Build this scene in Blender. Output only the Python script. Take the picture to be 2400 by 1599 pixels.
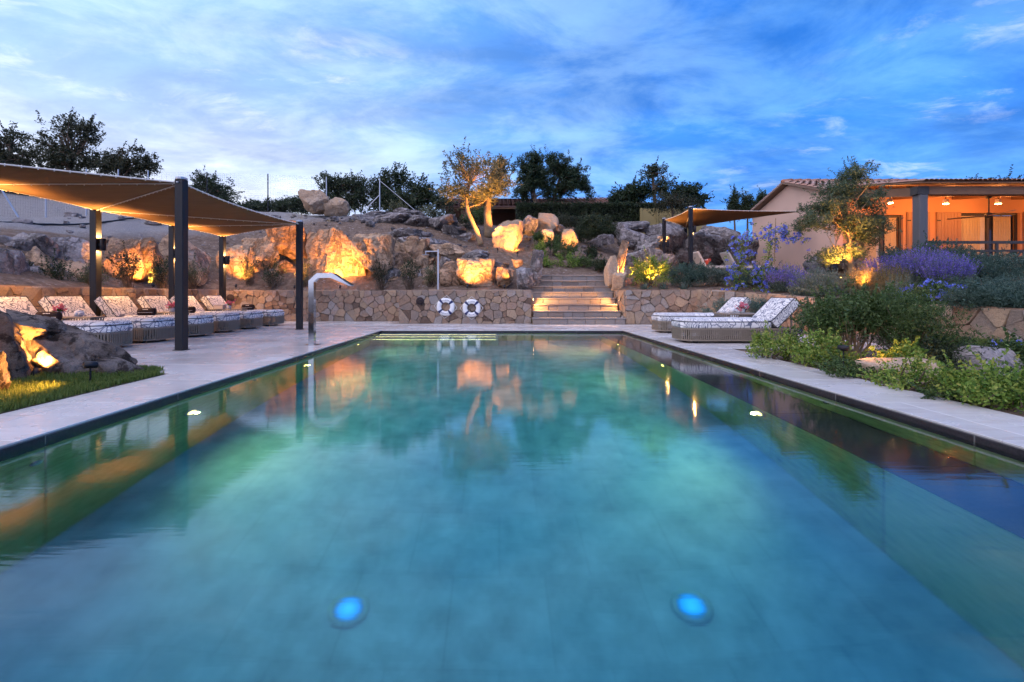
import bpy, bmesh, math, random
import numpy as np
from mathutils import Vector, Matrix, noise
for _o in list(bpy.data.objects): bpy.data.objects.remove(_o)
S = bpy.context.scene
COL = S.collection
rad = math.radians
# ------------------------------------------------------------ camera, sky, sun, exposure
F, CX, CY, CH = 1067.0, 1170.0, 690.0, 0.9          # focal length / vanishing point in photo pixels, eye height above the deck
cam = bpy.data.cameras.new('camera'); camo = bpy.data.objects.new('camera', cam); COL.objects.link(camo)
camo.location = (0, 0, CH); camo.rotation_euler = (rad(90), 0, 0)
cam.sensor_width = 36; cam.lens = 36*F/2400; cam.clip_start = 0.05; cam.clip_end = 900
cam.shift_x = (1200-CX)/2400; cam.shift_y = -(799.5-CY)/2400
S.camera = camo
S.view_settings.view_transform = 'Standard'; S.view_settings.look = 'None'
S.view_settings.exposure = 0.62; S.view_settings.gamma = 1.0; S.view_settings.use_curve_mapping = False
S.render.engine = 'CYCLES'
cy = S.cycles
cy.max_bounces = 6; cy.diffuse_bounces = 2; cy.glossy_bounces = 3; cy.transmission_bounces = 5; cy.transparent_max_bounces = 4
cy.use_adaptive_sampling = True; cy.adaptive_threshold = 0.03; cy.adaptive_min_samples = 12
cy.sample_clamp_indirect = 4.0; cy.sample_clamp_direct = 0.0; cy.caustics_reflective = False; cy.caustics_refractive = True
cy.blur_glossy = 0.3
try:
    cy.use_denoising = True; cy.denoiser = 'OPENIMAGEDENOISE'; cy.use_light_tree = True
except Exception: pass

def nd(nt, typ, loc=None, **kw):
    n = nt.nodes.new(typ)
    for k, v in kw.items():
        if k in n.bl_rna.properties.keys() if hasattr(n.bl_rna.properties, 'keys') else False: setattr(n, k, v)
        else: n.inputs[k].default_value = v
    return n
def ramp(nt, fac, stops, interp='LINEAR'):
    r = nt.nodes.new('ShaderNodeValToRGB'); r.color_ramp.interpolation = interp
    e = r.color_ramp.elements
    while len(e) < len(stops): e.new(0.5)
    for i, (p, c) in enumerate(stops):
        e[i].position = p
        e[i].color = (*c, 1) if hasattr(c, '__len__') else (c, c, c, 1)
    if fac is not None: nt.links.new(fac, r.inputs[0])
    return r.outputs[0]
def mth(nt, op, a, b=None, c=None, clamp=False):
    n = nt.nodes.new('ShaderNodeMath'); n.operation = op; n.use_clamp = clamp
    for i, v in enumerate((a, b, c)):
        if v is None: continue
        if isinstance(v, (int, float)): n.inputs[i].default_value = v
        else: nt.links.new(v, n.inputs[i])
    return n.outputs[0]
def mixc(nt, fac, a, b, mode='MIX'):
    n = nt.nodes.new('ShaderNodeMix'); n.data_type = 'RGBA'; n.blend_type = mode
    for i, v in ((0, fac), (6, a), (7, b)):
        if isinstance(v, (int, float)): n.inputs[i].default_value = v
        elif isinstance(v, tuple): n.inputs[i].default_value = (*v, 1) if len(v) == 3 else v
        else: nt.links.new(v, n.inputs[i])
    return n.outputs[2]
def vecmap(nt, src, scale=(1,1,1), loc=(0,0,0), rot=(0,0,0)):
    n = nt.nodes.new('ShaderNodeMapping'); n.inputs['Scale'].default_value = scale
    n.inputs['Location'].default_value = loc; n.inputs['Rotation'].default_value = rot
    nt.links.new(src, n.inputs['Vector']); return n.outputs[0]
def noi(nt, vec, scale, detail=4.0, rough=0.55, dist=0.0):
    n = nt.nodes.new('ShaderNodeTexNoise'); n.inputs['Scale'].default_value = scale; n.inputs['Detail'].default_value = detail
    n.inputs['Roughness'].default_value = rough; n.inputs['Distortion'].default_value = dist
    if vec is not None: nt.links.new(vec, n.inputs['Vector'])
    return n.outputs[0]

W = bpy.data.worlds.new('World'); S.world = W; W.use_nodes = True
wt = W.node_tree; wt.nodes.clear()
wout = wt.nodes.new('ShaderNodeOutputWorld'); bg = wt.nodes.new('ShaderNodeBackground')
sky = wt.nodes.new('ShaderNodeTexSky'); sky.sky_type = 'NISHITA'; sky.sun_disc = False
SUN_EL, SUN_AZ = 2.0, -52.0                       # dusk: the sun has just gone down to the left of the view
sky.sun_elevation = rad(SUN_EL); sky.sun_rotation = rad(SUN_AZ); sky.air_density = 1.3; sky.dust_density = 0.6; sky.ozone_density = 3.0
tc = wt.nodes.new('ShaderNodeTexCoord'); dvec = tc.outputs['Generated']
sep = wt.nodes.new('ShaderNodeSeparateXYZ'); wt.links.new(dvec, sep.inputs[0])
zc = mth(wt, 'MAXIMUM', sep.outputs[2], 0.02)
# afterglow: how near the direction is to where the sun set
dot = wt.nodes.new('ShaderNodeVectorMath'); dot.operation = 'DOT_PRODUCT'; wt.links.new(dvec, dot.inputs[0])
dot.inputs[1].default_value = (math.sin(rad(SUN_AZ)), math.cos(rad(SUN_AZ)), 0.06)
glow = mth(wt, 'MULTIPLY_ADD', dot.outputs['Value'], 0.5, 0.5, clamp=True)
hazed = mth(wt, 'POWER', mth(wt, 'SUBTRACT', 1.0, zc, clamp=True), 2.6)
base = mixc(wt, ramp(wt, glow, [(0.0, 0.0), (0.60, 0.0), (0.97, 1.0), (1, 1.0)], 'EASE'), (0.035, 0.205, 0.80), (0.23, 0.47, 0.95))
base = mixc(wt, mth(wt, 'MULTIPLY', hazed, 0.62), base, (0.19, 0.46, 1.0))
warm = mth(wt, 'MULTIPLY', ramp(wt, glow, [(0.0, 0.0), (0.77, 0.0), (0.975, 1.0), (1, 1)], 'EASE'), mth(wt, 'POWER', mth(wt, 'SUBTRACT', 1.0, zc, clamp=True), 4.2))
base = mixc(wt, mth(wt, 'MULTIPLY', warm, 0.9), base, (1.25, 1.02, 0.80))
skc = mixc(wt, 1.0, sky.outputs[0], (0.10, 0.10, 0.10), 'MULTIPLY')
base = mixc(wt, 0.10, base, skc)
# clouds on a plane overhead: streaky veils plus small bright tufts
pl = wt.nodes.new('ShaderNodeVectorMath'); pl.operation = 'DIVIDE'; wt.links.new(dvec, pl.inputs[0])
cz = wt.nodes.new('ShaderNodeCombineXYZ'); zz = mth(wt, 'ADD', zc, 0.16)
for i in range(3): wt.links.new(zz, cz.inputs[i])
wt.links.new(cz.outputs[0], pl.inputs[1])
veil = noi(wt, vecmap(wt, pl.outputs[0], (0.95, 1.3, 1), (3.1, 0.4, 0), (0, 0, rad(-28))), 2.1, 10, 0.62, 0.35)
tuft = noi(wt, vecmap(wt, pl.outputs[0], (1.0, 1.6, 1), (7.3, 2.1, 0), (0, 0, rad(-20))), 3.2, 9, 0.62, 0.35)
broad = noi(wt, vecmap(wt, pl.outputs[0], (0.8, 1, 1), (1.7, 5.2, 0)), 0.8, 3, 0.5)
vm = ramp(wt, veil, [(0.0, 0), (0.38, 0.0), (0.66, 1.0), (1, 1)], 'EASE')
tm = mth(wt, 'MULTIPLY', ramp(wt, tuft, [(0, 0), (0.54, 0), (0.74, 1), (1, 1)], 'EASE'), ramp(wt, broad, [(0, 0), (0.42, 0.0), (0.62, 1), (1, 1)], 'EASE'))
cc = mixc(wt, ramp(wt, glow, [(0, 0), (0.55, 0.0), (1, 1)]), (0.19, 0.46, 0.96), (0.60, 0.80, 1.08))
cc = mixc(wt, warm, cc, (1.25, 1.06, 0.86))
skyc = mixc(wt, mth(wt, 'MULTIPLY', vm, 0.62), base, cc)
cc2 = mixc(wt, 0.45, cc, (1.0, 1.0, 1.0))
skyc = mixc(wt, mth(wt, 'MULTIPLY', tm, 0.7), skyc, cc2)
dark = ramp(wt, noi(wt, vecmap(wt, pl.outputs[0], (0.6, 1.1, 1), (9.2, 1.1, 0), (0, 0, rad(-28))), 1.9, 7, 0.6, 0.3), [(0, 1.1), (0.36, 1.05), (0.64, 0.62), (1, 0.6)])
skyc = mixc(wt, 0.75, skyc, mixc(wt, 1.0, skyc, dark, 'MULTIPLY'))
hsv = wt.nodes.new('ShaderNodeHueSaturation'); hsv.inputs['Saturation'].default_value = 1.03; wt.links.new(skyc, hsv.inputs['Color'])
wt.links.new(hsv.outputs[0], bg.inputs[0]); bg.inputs[1].default_value = 1.0
wt.links.new(bg.outputs[0], wout.inputs[0])

sun = bpy.data.lights.new('sun', 'SUN'); sun.energy = 2.2; sun.angle = rad(110); sun.color = (1.0, 0.80, 0.66)
suno = bpy.data.objects.new('sun', sun); COL.objects.link(suno)
suno.rotation_euler = Vector((-0.45, -0.55, 0.95)).to_track_quat('Z', 'Y').to_euler()

# ------------------------------------------------------------ helpers
def at(px, py, Y): return Vector(((px-CX)*Y/F, Y, CH+(CY-py)*Y/F))
def tag(o, label=None, cat=None, group=None, kind=None):
    if label: o['label'] = label
    if cat: o['category'] = cat
    if group: o['group'] = group
    if kind: o['kind'] = kind
    return o
def thing(name, label, cat, loc=(0,0,0), rz=0.0, group=None):
    o = bpy.data.objects.new(name, None); o.empty_display_size = 0.1; COL.objects.link(o)
    o.location = loc; o.rotation_euler = (0, 0, rz); return tag(o, label, cat, group)
class MB:
    def __init__(s): s.v = []; s.f = []; s.uv = None
    def add(s, vs, fs):
        k = len(s.v); s.v += [tuple(v) for v in vs]; s.f += [tuple(i+k for i in f) for f in fs]; return s
    def box(s, c, d, rot=None, bev=0.0):
        x, y, z = d[0]/2, d[1]/2, d[2]/2
        if bev <= 0:
            vs = [Vector((a*x, b*y, e*z)) for a in (-1,1) for b in (-1,1) for e in (-1,1)]
            fs = [(0,1,3,2),(4,6,7,5),(0,4,5,1),(2,3,7,6),(0,2,6,4),(1,5,7,3)]
        else:
            bm = bmesh.new(); bmesh.ops.create_cube(bm, size=1.0)
            for v in bm.verts: v.co = Vector((v.co.x*d[0], v.co.y*d[1], v.co.z*d[2]))
            bmesh.ops.bevel(bm, geom=bm.edges[:], offset=bev, segments=1, affect='EDGES')
            bm.verts.index_update(); vs = [v.co.copy() for v in bm.verts]; fs = [tuple(v.index for v in f.verts) for f in bm.faces]; bm.free()
        m = rot if rot is not None else Matrix.Identity(3)
        if not isinstance(m, Matrix): m = Matrix.Rotation(m, 3, 'Z')
        c = Vector(c); return s.add([m @ v + c for v in vs], fs)
    def b2(s, lo, hi, bev=0.0):
        lo, hi = Vector(lo), Vector(hi); return s.box((lo+hi)/2, hi-lo, None, bev)
    def bar(s, a, b, w, h=None, up=(0,0,1)):
        a, b = Vector(a), Vector(b); d = b-a; L = d.length; h = h or w
        z = d/L; u = Vector(up)
        if abs(z.dot(u)) > 0.99: u = Vector((1,0,0))
        x = u.cross(z).normalized(); y = z.cross(x)
        m = Matrix((x, y, z)).transposed(); return s.box((a+b)/2, (w, h, L), m)
    def tube(s, pts, radii, n=8, cap=True):
        pts = [Vector(p) for p in pts]
        if isinstance(radii, (int, float)): radii = [radii]*len(pts)
        vs = []; x = None
        for i, p in enumerate(pts):
            t = (pts[min(i+1, len(pts)-1)] - pts[max(i-1, 0)])
            t = t.normalized() if t.length > 1e-9 else Vector((0,0,1))
            if x is None:
                x = Vector((1,0,0)) if abs(t.x) < 0.9 else Vector((0,1,0))
            x = (x - t*x.dot(t)).normalized(); y = t.cross(x)
            for k in range(n):
                a = 2*math.pi*k/n; vs.append(p + (x*math.cos(a)+y*math.sin(a))*radii[i])
        fs = []
        for i in range(len(pts)-1):
            for k in range(n):
                fs.append((i*n+k, i*n+(k+1)%n, (i+1)*n+(k+1)%n, (i+1)*n+k))
        if cap: fs.append(tuple(range(n-1, -1, -1))); fs.append(tuple((len(pts)-1)*n+k for k in range(n)))
        return s.add(vs, fs)
    def lathe(s, prof, c=(0,0,0), n=16, axis=None):
        m = axis if axis is not None else Matrix.Identity(3); c = Vector(c); vs = []; fs = []
        for r, z in prof:
            for k in range(n):
                a = 2*math.pi*k/n; vs.append(m @ Vector((r*math.cos(a), r*math.sin(a), z)) + c)
        for i in range(len(prof)-1):
            for k in range(n): fs.append((i*n+k, i*n+(k+1)%n, (i+1)*n+(k+1)%n, (i+1)*n+k))
        fs.append(tuple(range(n-1,-1,-1))); fs.append(tuple((len(prof)-1)*n+k for k in range(n)))
        return s.add(vs, fs)
    def prism(s, poly, z0, z1):
        n = len(poly); vs = [(x, y, z0) for x, y in poly] + [(x, y, z1) for x, y in poly]
        fs = [tuple(range(n-1,-1,-1)), tuple(range(n, 2*n))] + [(i, (i+1)%n, n+(i+1)%n, n+i) for i in range(n)]
        return s.add(vs, fs)
    def extr(s, prof, a, b, axis_u, axis_v):
        """profile (u,v) extruded from point a to point b"""
        a, b, U, V = Vector(a), Vector(b), Vector(axis_u), Vector(axis_v); n = len(prof)
        vs = [a+U*u+V*v for u, v in prof] + [b+U*u+V*v for u, v in prof]
        fs = [tuple(range(n-1,-1,-1)), tuple(range(n, 2*n))] + [(i, (i+1)%n, n+(i+1)%n, n+i) for i in range(n)]
        return s.add(vs, fs)
    def mesh(s, name, m, smooth=False, fix=True):
        me = bpy.data.meshes.new(name); me.from_pydata([tuple(v) for v in s.v], [], s.f)
        if fix:
            bm = bmesh.new(); bm.from_mesh(me); bmesh.ops.recalc_face_normals(bm, faces=bm.faces[:]); bm.to_mesh(me); bm.free()
        for q in (m if isinstance(m, (list, tuple)) else [m]): me.materials.append(q)
        if smooth: me.polygons.foreach_set('use_smooth', [True]*len(me.polygons))
        return me
    def build(s, name, m, parent=None, smooth=False, world=False, fix=True, kind=None, label=None):
        if world and parent is not None:
            r = parent
            while r.parent is not None: r = r.parent
            l = Vector(r.location)
            if r.rotation_euler.z: 
                q = Matrix.Rotation(-r.rotation_euler.z, 3, 'Z'); s.v = [tuple(q @ (Vector(v)-l)) for v in s.v]
            else: s.v = [(v[0]-l.x, v[1]-l.y, v[2]-l.z) for v in s.v]
        o = bpy.data.objects.new(name, s.mesh(name, m, smooth, fix)); COL.objects.link(o)
        if parent is not None: o.parent = parent
        if kind: o['kind'] = kind
        if label: o['label'] = label
        return o
def copy_tree(o, parent=None):
    c = o.copy(); COL.objects.link(c); c.parent = parent
    for ch in list(o.children): copy_tree(ch, c)
    return c
def fastmesh(name, co, nper, m):
    """co: (n*nper,3) array of polygons that share no corners"""
    me = bpy.data.meshes.new(name); nv = len(co); npoly = nv//nper
    me.vertices.add(nv); me.vertices.foreach_set('co', np.asarray(co, dtype=np.float32).ravel())
    me.loops.add(nv); me.loops.foreach_set('vertex_index', np.arange(nv, dtype=np.int32))
    me.polygons.add(npoly); me.polygons.foreach_set('loop_start', np.arange(0, nv, nper, dtype=np.int32))
    try: me.polygons.foreach_set('loop_total', np.full(npoly, nper, dtype=np.int32))
    except Exception: pass
    me.update(calc_edges=True); me.validate()
    for q in (m if isinstance(m, (list, tuple)) else [m]): me.materials.append(q)
    return me
def link(name, me, parent=None, loc=None):
    o = bpy.data.objects.new(name, me); COL.objects.link(o)
    if parent is not None: o.parent = parent
    if loc is not None: o.location = loc
    return o

# ------------------------------------------------------------ materials
MATS = {}
def newmat(name):
    m = bpy.data.materials.new(name); m.use_nodes = True; nt = m.node_tree; nt.nodes.clear()
    out = nt.nodes.new('ShaderNodeOutputMaterial'); b = nt.nodes.new('ShaderNodeBsdfPrincipled'); nt.links.new(b.outputs[0], out.inputs[0])
    MATS[name] = m; return m, nt, b, out
def objco(nt): return nt.nodes.new('ShaderNodeTexCoord').outputs['Object']
def wpos(nt): return nt.nodes.new('ShaderNodeNewGeometry').outputs['Position']
def setc(nt, sock, v):
    if isinstance(v, tuple): sock.default_value = (*v, 1) if len(v) == 3 else v
    elif isinstance(v, (int, float)): sock.default_value = v
    else: nt.links.new(v, sock)
def bump(nt, b, h, strength=0.3, dist=0.02):
    n = nt.nodes.new('ShaderNodeBump'); n.inputs['Strength'].default_value = strength; n.inputs['Distance'].default_value = dist
    nt.links.new(h, n.inputs['Height']); nt.links.new(n.outputs[0], b.inputs['Normal']); return n
def plain(name, col, rough=0.6, metal=0.0, var=0.12, scale=8.0, bstr=0.0, spec=0.5):
    m, nt, b, o = newmat(name)
    v = noi(nt, objco(nt), scale, 5)
    c = mixc(nt, v, tuple(x*(1-var) for x in col), tuple(min(1, x*(1+var)) for x in col))
    setc(nt, b.inputs['Base Color'], c); b.inputs['Metallic'].default_value = metal
    setc(nt, b.inputs['Roughness'], mth(nt, 'MULTIPLY_ADD', v, 0.15, rough-0.07))
    b.inputs['Specular IOR Level'].default_value = spec
    if bstr: bump(nt, b, noi(nt, objco(nt), scale*6, 4), bstr, 0.01)
    return m
def emis(name, col, strength):
    m, nt, b, o = newmat(name); setc(nt, b.inputs['Base Color'], tuple(min(1, c) for c in col)); setc(nt, b.inputs['Emission Color'], col); b.inputs['Emission Strength'].default_value = strength
    return m
def stonemat(name, cols, scale=6.0, rough=0.85, bstr=0.6, spot=None, world=True, crack=0.0, perobj=0.35, bdist=0.02):
    """mottled stone: palette by noise, per-object shift, grain, optional lichen spots and cracks"""
    m, nt, b, o = newmat(name); P = wpos(nt) if world else objco(nt)
    oi = nt.nodes.new('ShaderNodeObjectInfo').outputs['Random']
    big = noi(nt, P, scale*0.35, 5, 0.6, 0.4)
    fac = mth(nt, 'ADD', mth(nt, 'MULTIPLY', big, 1-perobj), mth(nt, 'MULTIPLY', oi, perobj))
    n = len(cols); c = ramp(nt, fac, [(0.18+0.64*i/(n-1), cols[i]) for i in range(n)])
    gr = noi(nt, P, scale*9, 6, 0.7)
    c = mixc(nt, 0.85, c, mixc(nt, 1.0, c, ramp(nt, gr, [(0.25, 0.45), (0.5, 1.0), (0.75, 1.45)]), 'MULTIPLY'))
    h = mth(nt, 'ADD', mth(nt, 'MULTIPLY', noi(nt, P, scale*1.6, 6, 0.6), 1.0), mth(nt, 'MULTIPLY', gr, 0.35))
    if spot:
        sm = ramp(nt, noi(nt, P, spot[1], 5, 0.65, 0.3), [(0, 0), (spot[2], 0), (spot[2]+0.09, 1), (1, 1)])
        c = mixc(nt, mth(nt, 'MULTIPLY', sm, spot[3] if len(spot) > 3 else 0.85), c, spot[0])
    if crack:
        r1 = mth(nt, 'ABSOLUTE', mth(nt, 'SUBTRACT', noi(nt, vecmap(nt, P, (1.0, 1.0, 0.55), rot=(0.5, 0.35, 0.2)), crack*1.2, 7, 0.62, 0.6), 0.5))
        r2 = mth(nt, 'ABSOLUTE', mth(nt, 'SUBTRACT', noi(nt, vecmap(nt, P, (0.6, 1.0, 1.6), rot=(0.2, -0.5, 0.6)), crack*2.3, 6, 0.6, 0.3), 0.5))
        ce = mth(nt, 'MULTIPLY', ramp(nt, r1, [(0, 0), (0.035, 1), (1, 1)]), ramp(nt, r2, [(0, 0.45), (0.03, 1), (1, 1)]))
        h = mth(nt, 'ADD', h, mth(nt, 'MULTIPLY', ce, 0.8))
        h = mth(nt, 'ADD', h, mth(nt, 'MULTIPLY', r1, 2.2))
        c = mixc(nt, mth(nt, 'MULTIPLY', mth(nt, 'SUBTRACT', 1.0, ce), 0.5), c, tuple(x*0.3 for x in cols[0]))
    setc(nt, b.inputs['Base Color'], c); b.inputs['Roughness'].default_value = rough; b.inputs['Specular IOR Level'].default_value = 0.3
    bump(nt, b, h, bstr, bdist); return m
def leafmat(name, cols, trans=0.35, rough=0.55):
    m, nt, b, o = newmat(name)
    g = nt.nodes.new('ShaderNodeNewGeometry'); ri = g.outputs['Random Per Island']
    n = len(cols); c = ramp(nt, mth(nt, 'MULTIPLY_ADD', noi(nt, g.outputs['Position'], 1.6, 3), 0.5, mth(nt, 'MULTIPLY', ri, 0.55)), [(0.15+0.7*i/max(1, n-1), cols[i]) for i in range(n)])
    setc(nt, b.inputs['Base Color'], c); b.inputs['Roughness'].default_value = rough; b.inputs['Specular IOR Level'].default_value = 0.35
    t = nt.nodes.new('ShaderNodeBsdfTranslucent'); nt.links.new(c, t.inputs[0])
    mx = nt.nodes.new('ShaderNodeMixShader'); mx.inputs[0].default_value = trans
    nt.links.new(b.outputs[0], mx.inputs[1]); nt.links.new(t.outputs[0], mx.inputs[2]); nt.links.new(mx.outputs[0], o.inputs[0]); return m

WALLSTONE = stonemat('wall_stone', [(0.14,0.095,0.07),(0.32,0.21,0.14),(0.25,0.20,0.165),(0.41,0.29,0.19),(0.34,0.225,0.16),(0.34,0.30,0.27)], 9.0, 0.88, 1.0, spot=((0.09,0.075,0.07), 9.0, 0.60, 0.55), perobj=0.68, bdist=0.035)
MORTAR = stonemat('mortar', [(0.05,0.04,0.035),(0.10,0.08,0.065)], 12, 0.95, 0.4, perobj=0.0)
STEPSTONE = stonemat('step_stone', [(0.17,0.135,0.115),(0.26,0.21,0.175),(0.24,0.225,0.22),(0.31,0.25,0.20)], 9.0, 0.85, 0.9, perobj=0.55)
CLIFF = stonemat('cliff_rock', [(0.16,0.09,0.055),(0.33,0.20,0.12),(0.45,0.31,0.20),(0.38,0.31,0.27)], 2.6, 0.85, 1.0, crack=1.1, perobj=0.3, bdist=0.06)
GREYROCK = stonemat('grey_rock', [(0.10,0.09,0.09),(0.24,0.215,0.21),(0.36,0.34,0.34)], 2.4, 0.9, 1.0, spot=((0.46,0.45,0.44), 7.0, 0.56, 0.7), crack=1.0, perobj=0.25, bdist=0.06)
TANROCK = stonemat('tan_boulder', [(0.20,0.14,0.10),(0.38,0.27,0.18),(0.45,0.36,0.28)], 2.5, 0.85, 0.9, spot=((0.30,0.28,0.27), 5.0, 0.58, 0.6), perobj=0.3, bdist=0.05)
LICHEN = stonemat('lichen_boulder', [(0.05,0.04,0.033),(0.14,0.115,0.10),(0.27,0.25,0.235)], 9.0, 0.92, 1.0, spot=((0.022,0.015,0.011), 6.0, 0.50, 0.92), perobj=0.0, bdist=0.04)
# travertine-like paving, streaked along its length
m, nt, b, o = newmat('paving'); P = wpos(nt)
st = noi(nt, vecmap(nt, P, (1.1, 7.0, 1.0)), 2.2, 8, 0.65, 0.6); oi = nt.nodes.new('ShaderNodeObjectInfo').outputs['Random']
c = ramp(nt, mth(nt, 'MULTIPLY_ADD', oi, 0.30, mth(nt, 'MULTIPLY', st, 0.80)), [(0.26, (0.33,0.295,0.27)), (0.42, (0.48,0.45,0.43)), (0.60, (0.56,0.54,0.525)), (0.8, (0.62,0.61,0.60))])
setc(nt, b.inputs['Base Color'], c); setc(nt, b.inputs['Roughness'], ramp(nt, noi(nt, P, 1.3, 5), [(0.3, 0.16), (0.7, 0.36)]))
bump(nt, b, noi(nt, vecmap(nt, P, (2, 9, 1)), 9, 5, 0.6), 0.10, 0.01); PAVE = m
PBED = plain('paving_bed', (0.16,0.15,0.14), 0.9)
# pool tile: green slate
m, nt, b, o = newmat('pool_tile'); P = wpos(nt); oi = nt.nodes.new('ShaderNodeObjectInfo').outputs['Random']
n1 = noi(nt, P, 2.2, 6, 0.6, 0.5); n2 = noi(nt, vecmap(nt, P, (1.2, 1.2, 5)), 4, 6, 0.6)
br = nt.nodes.new('ShaderNodeTexBrick'); br.inputs['Scale'].default_value = 1.0; br.inputs['Brick Width'].default_value = 0.6; br.inputs['Row Height'].default_value = 0.6; br.inputs['Mortar Size'].default_value = 0.006
br.inputs['Color1'].default_value = (0.92,0.92,0.92,1); br.inputs['Color2'].default_value = (1.06,1.06,1.06,1); br.inputs['Mortar'].default_value = (0.85,0.85,0.85,1); nt.links.new(P, br.inputs['Vector'])
c = ramp(nt, mth(nt, 'MULTIPLY_ADD', n2, 0.5, mth(nt, 'MULTIPLY', n1, 0.5)), [(0.3, (0.16,0.27,0.25)), (0.5, (0.30,0.44,0.41)), (0.7, (0.45,0.60,0.56))])
c = mixc(nt, 0.8, c, mixc(nt, 1.0, c, br.outputs['Color'], 'MULTIPLY'))
setc(nt, b.inputs['Base Color'], c); b.inputs['Roughness'].default_value = 0.6; POOL = m
m, nt, b, o = newmat('pool_wall_tile'); P = wpos(nt); n2 = noi(nt, vecmap(nt, P, (1.2, 1.2, 6)), 5, 7, 0.65, 0.4); oi = nt.nodes.new('ShaderNodeObjectInfo').outputs['Random']
setc(nt, b.inputs['Base Color'], ramp(nt, mth(nt, 'MULTIPLY_ADD', oi, 0.15, mth(nt, 'MULTIPLY', n2, 0.9)), [(0.28, (0.20,0.22,0.08)), (0.5, (0.42,0.45,0.18)), (0.75, (0.58,0.58,0.28))])); b.inputs['Roughness'].default_value = 0.6; POOLW = m
BAND = stonemat('waterline_shade_tile', [(0.030,0.026,0.030),(0.055,0.048,0.05)], 8, 0.25, 0.1, perobj=0.3)  # near-black: freeboard shade and its reflection put into the colour; bench slate too
# water
m, nt, b, o = newmat('water'); nt.nodes.remove(b); P = wpos(nt)
fr = nt.nodes.new('ShaderNodeFresnel'); fr.inputs['IOR'].default_value = 1.5
gl = nt.nodes.new('ShaderNodeBsdfGlossy'); gl.inputs['Roughness'].default_value = 0.06; gl.inputs['Color'].default_value = (0.97,0.98,1,1)
rf = nt.nodes.new('ShaderNodeBsdfRefraction'); rf.inputs['IOR'].default_value = 1.333; rf.inputs['Roughness'].default_value = 0.10; rf.inputs['Color'].default_value = (1,1,1,1)
bp = nt.nodes.new('ShaderNodeBump'); bp.inputs['Strength'].default_value = 0.045; bp.inputs['Distance'].default_value = 0.02
h = mth(nt, 'ADD', mth(nt, 'MULTIPLY', noi(nt, vecmap(nt, P, (0.8, 1.6, 1)), 3.0, 3, 0.5), 0.22), mth(nt, 'MULTIPLY', noi(nt, vecmap(nt, P, (0.13, 1.0, 1)), 30.0, 2, 0.5), 0.40))
nt.links.new(h, bp.inputs['Height'])
for q in (fr, gl, rf): nt.links.new(bp.outputs[0], q.inputs['Normal'])
mx = nt.nodes.new('ShaderNodeMixShader'); nt.links.new(fr.outputs[0], mx.inputs[0]); nt.links.new(rf.outputs[0], mx.inputs[1]); nt.links.new(gl.outputs[0], mx.inputs[2])
nt.links.new(mx.outputs[0], o.inputs[0])
va = nt.nodes.new('ShaderNodeVolumeAbsorption'); va.inputs['Color'].default_value = (0.02, 0.74, 0.95, 1); va.inputs['Density'].default_value = 0.44
nt.links.new(va.outputs[0], o.inputs['Volume']); WATER = m
# ground
m, nt, b, o = newmat('ground'); P = wpos(nt)
g1 = noi(nt, P, 0.5, 5, 0.6); g2 = noi(nt, P, 5.5, 8, 0.7); g3 = noi(nt, P, 42, 4, 0.7)
soil = ramp(nt, g2, [(0.25, (0.085,0.058,0.044)), (0.5, (0.165,0.118,0.088)), (0.72, (0.28,0.215,0.17))])
grav = ramp(nt, g3, [(0.3, (0.13,0.12,0.115)), (0.5, (0.26,0.245,0.235)), (0.7, (0.40,0.38,0.36))])
sp = nt.nodes.new('ShaderNodeSeparateXYZ'); nt.links.new(P, sp.inputs[0])
gm = mth(nt, 'ADD', mth(nt, 'MULTIPLY', mth(nt, 'ADD', sp.outputs[0], 10.0), -0.16), mth(nt, 'MULTIPLY', mth(nt, 'SUBTRACT', sp.outputs[2], 3.2), 0.55))
gm = mth(nt, 'ADD', gm, mth(nt, 'MULTIPLY_ADD', g1, 0.8, -0.4))
gm = ramp(nt, gm, [(0.0, 0), (0.25, 0.0), (0.6, 1), (1, 1)])
peb = ramp(nt, noi(nt, P, 9.0, 2, 0.4), [(0, 0), (0.66, 0), (0.70, 1), (1, 1)])
c = mixc(nt, gm, soil, grav); c = mixc(nt, mth(nt, 'MULTIPLY', peb, 0.7), c, (0.33, 0.29, 0.27))
setc(nt, b.inputs['Base Color'], c); b.inputs['Roughness'].default_value = 0.95; b.inputs['Specular IOR Level'].default_value = 0.15
bump(nt, b, mth(nt, 'ADD', g2, mth(nt, 'MULTIPLY', g3, 0.3)), 1.0, 0.08); GROUND = m
# printed cushion fabric: line drawing of leaves on white
m, nt, b, o = newmat('printed_fabric'); P = objco(nt); oi = nt.nodes.new('ShaderNodeObjectInfo').outputs['Random']
w3 = nt.nodes.new('ShaderNodeTexNoise'); w3.inputs['Scale'].default_value = 4.0; w3.inputs['Detail'].default_value = 2; nt.links.new(P, w3.inputs['Vector'])
wv = nt.nodes.new('ShaderNodeVectorMath'); wv.operation = 'MULTIPLY_ADD'; nt.links.new(w3.outputs[1], wv.inputs[0]); wv.inputs[1].default_value = (0.28,)*3; nt.links.new(P, wv.inputs[2])
vo = nt.nodes.new('ShaderNodeTexVoronoi'); vo.feature = 'DISTANCE_TO_EDGE'; vo.inputs['Scale'].default_value = 9.0; nt.links.new(wv.outputs[0], vo.inputs['Vector'])
wa = nt.nodes.new('ShaderNodeTexWave'); wa.inputs['Scale'].default_value = 9.5; wa.inputs['Distortion'].default_value = 9.0; wa.inputs['Detail'].default_value = 1.0; wa.inputs['Detail Scale'].default_value = 1.4; nt.links.new(wv.outputs[0], wa.inputs['Vector'])
vl = ramp(nt, vo.outputs['Distance'], [(0, 1), (0.05, 1), (0.085, 0), (1, 0)])
wl = ramp(nt, wa.outputs['Fac'], [(0, 1), (0.24, 1), (0.36, 0), (1, 0)])
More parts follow.
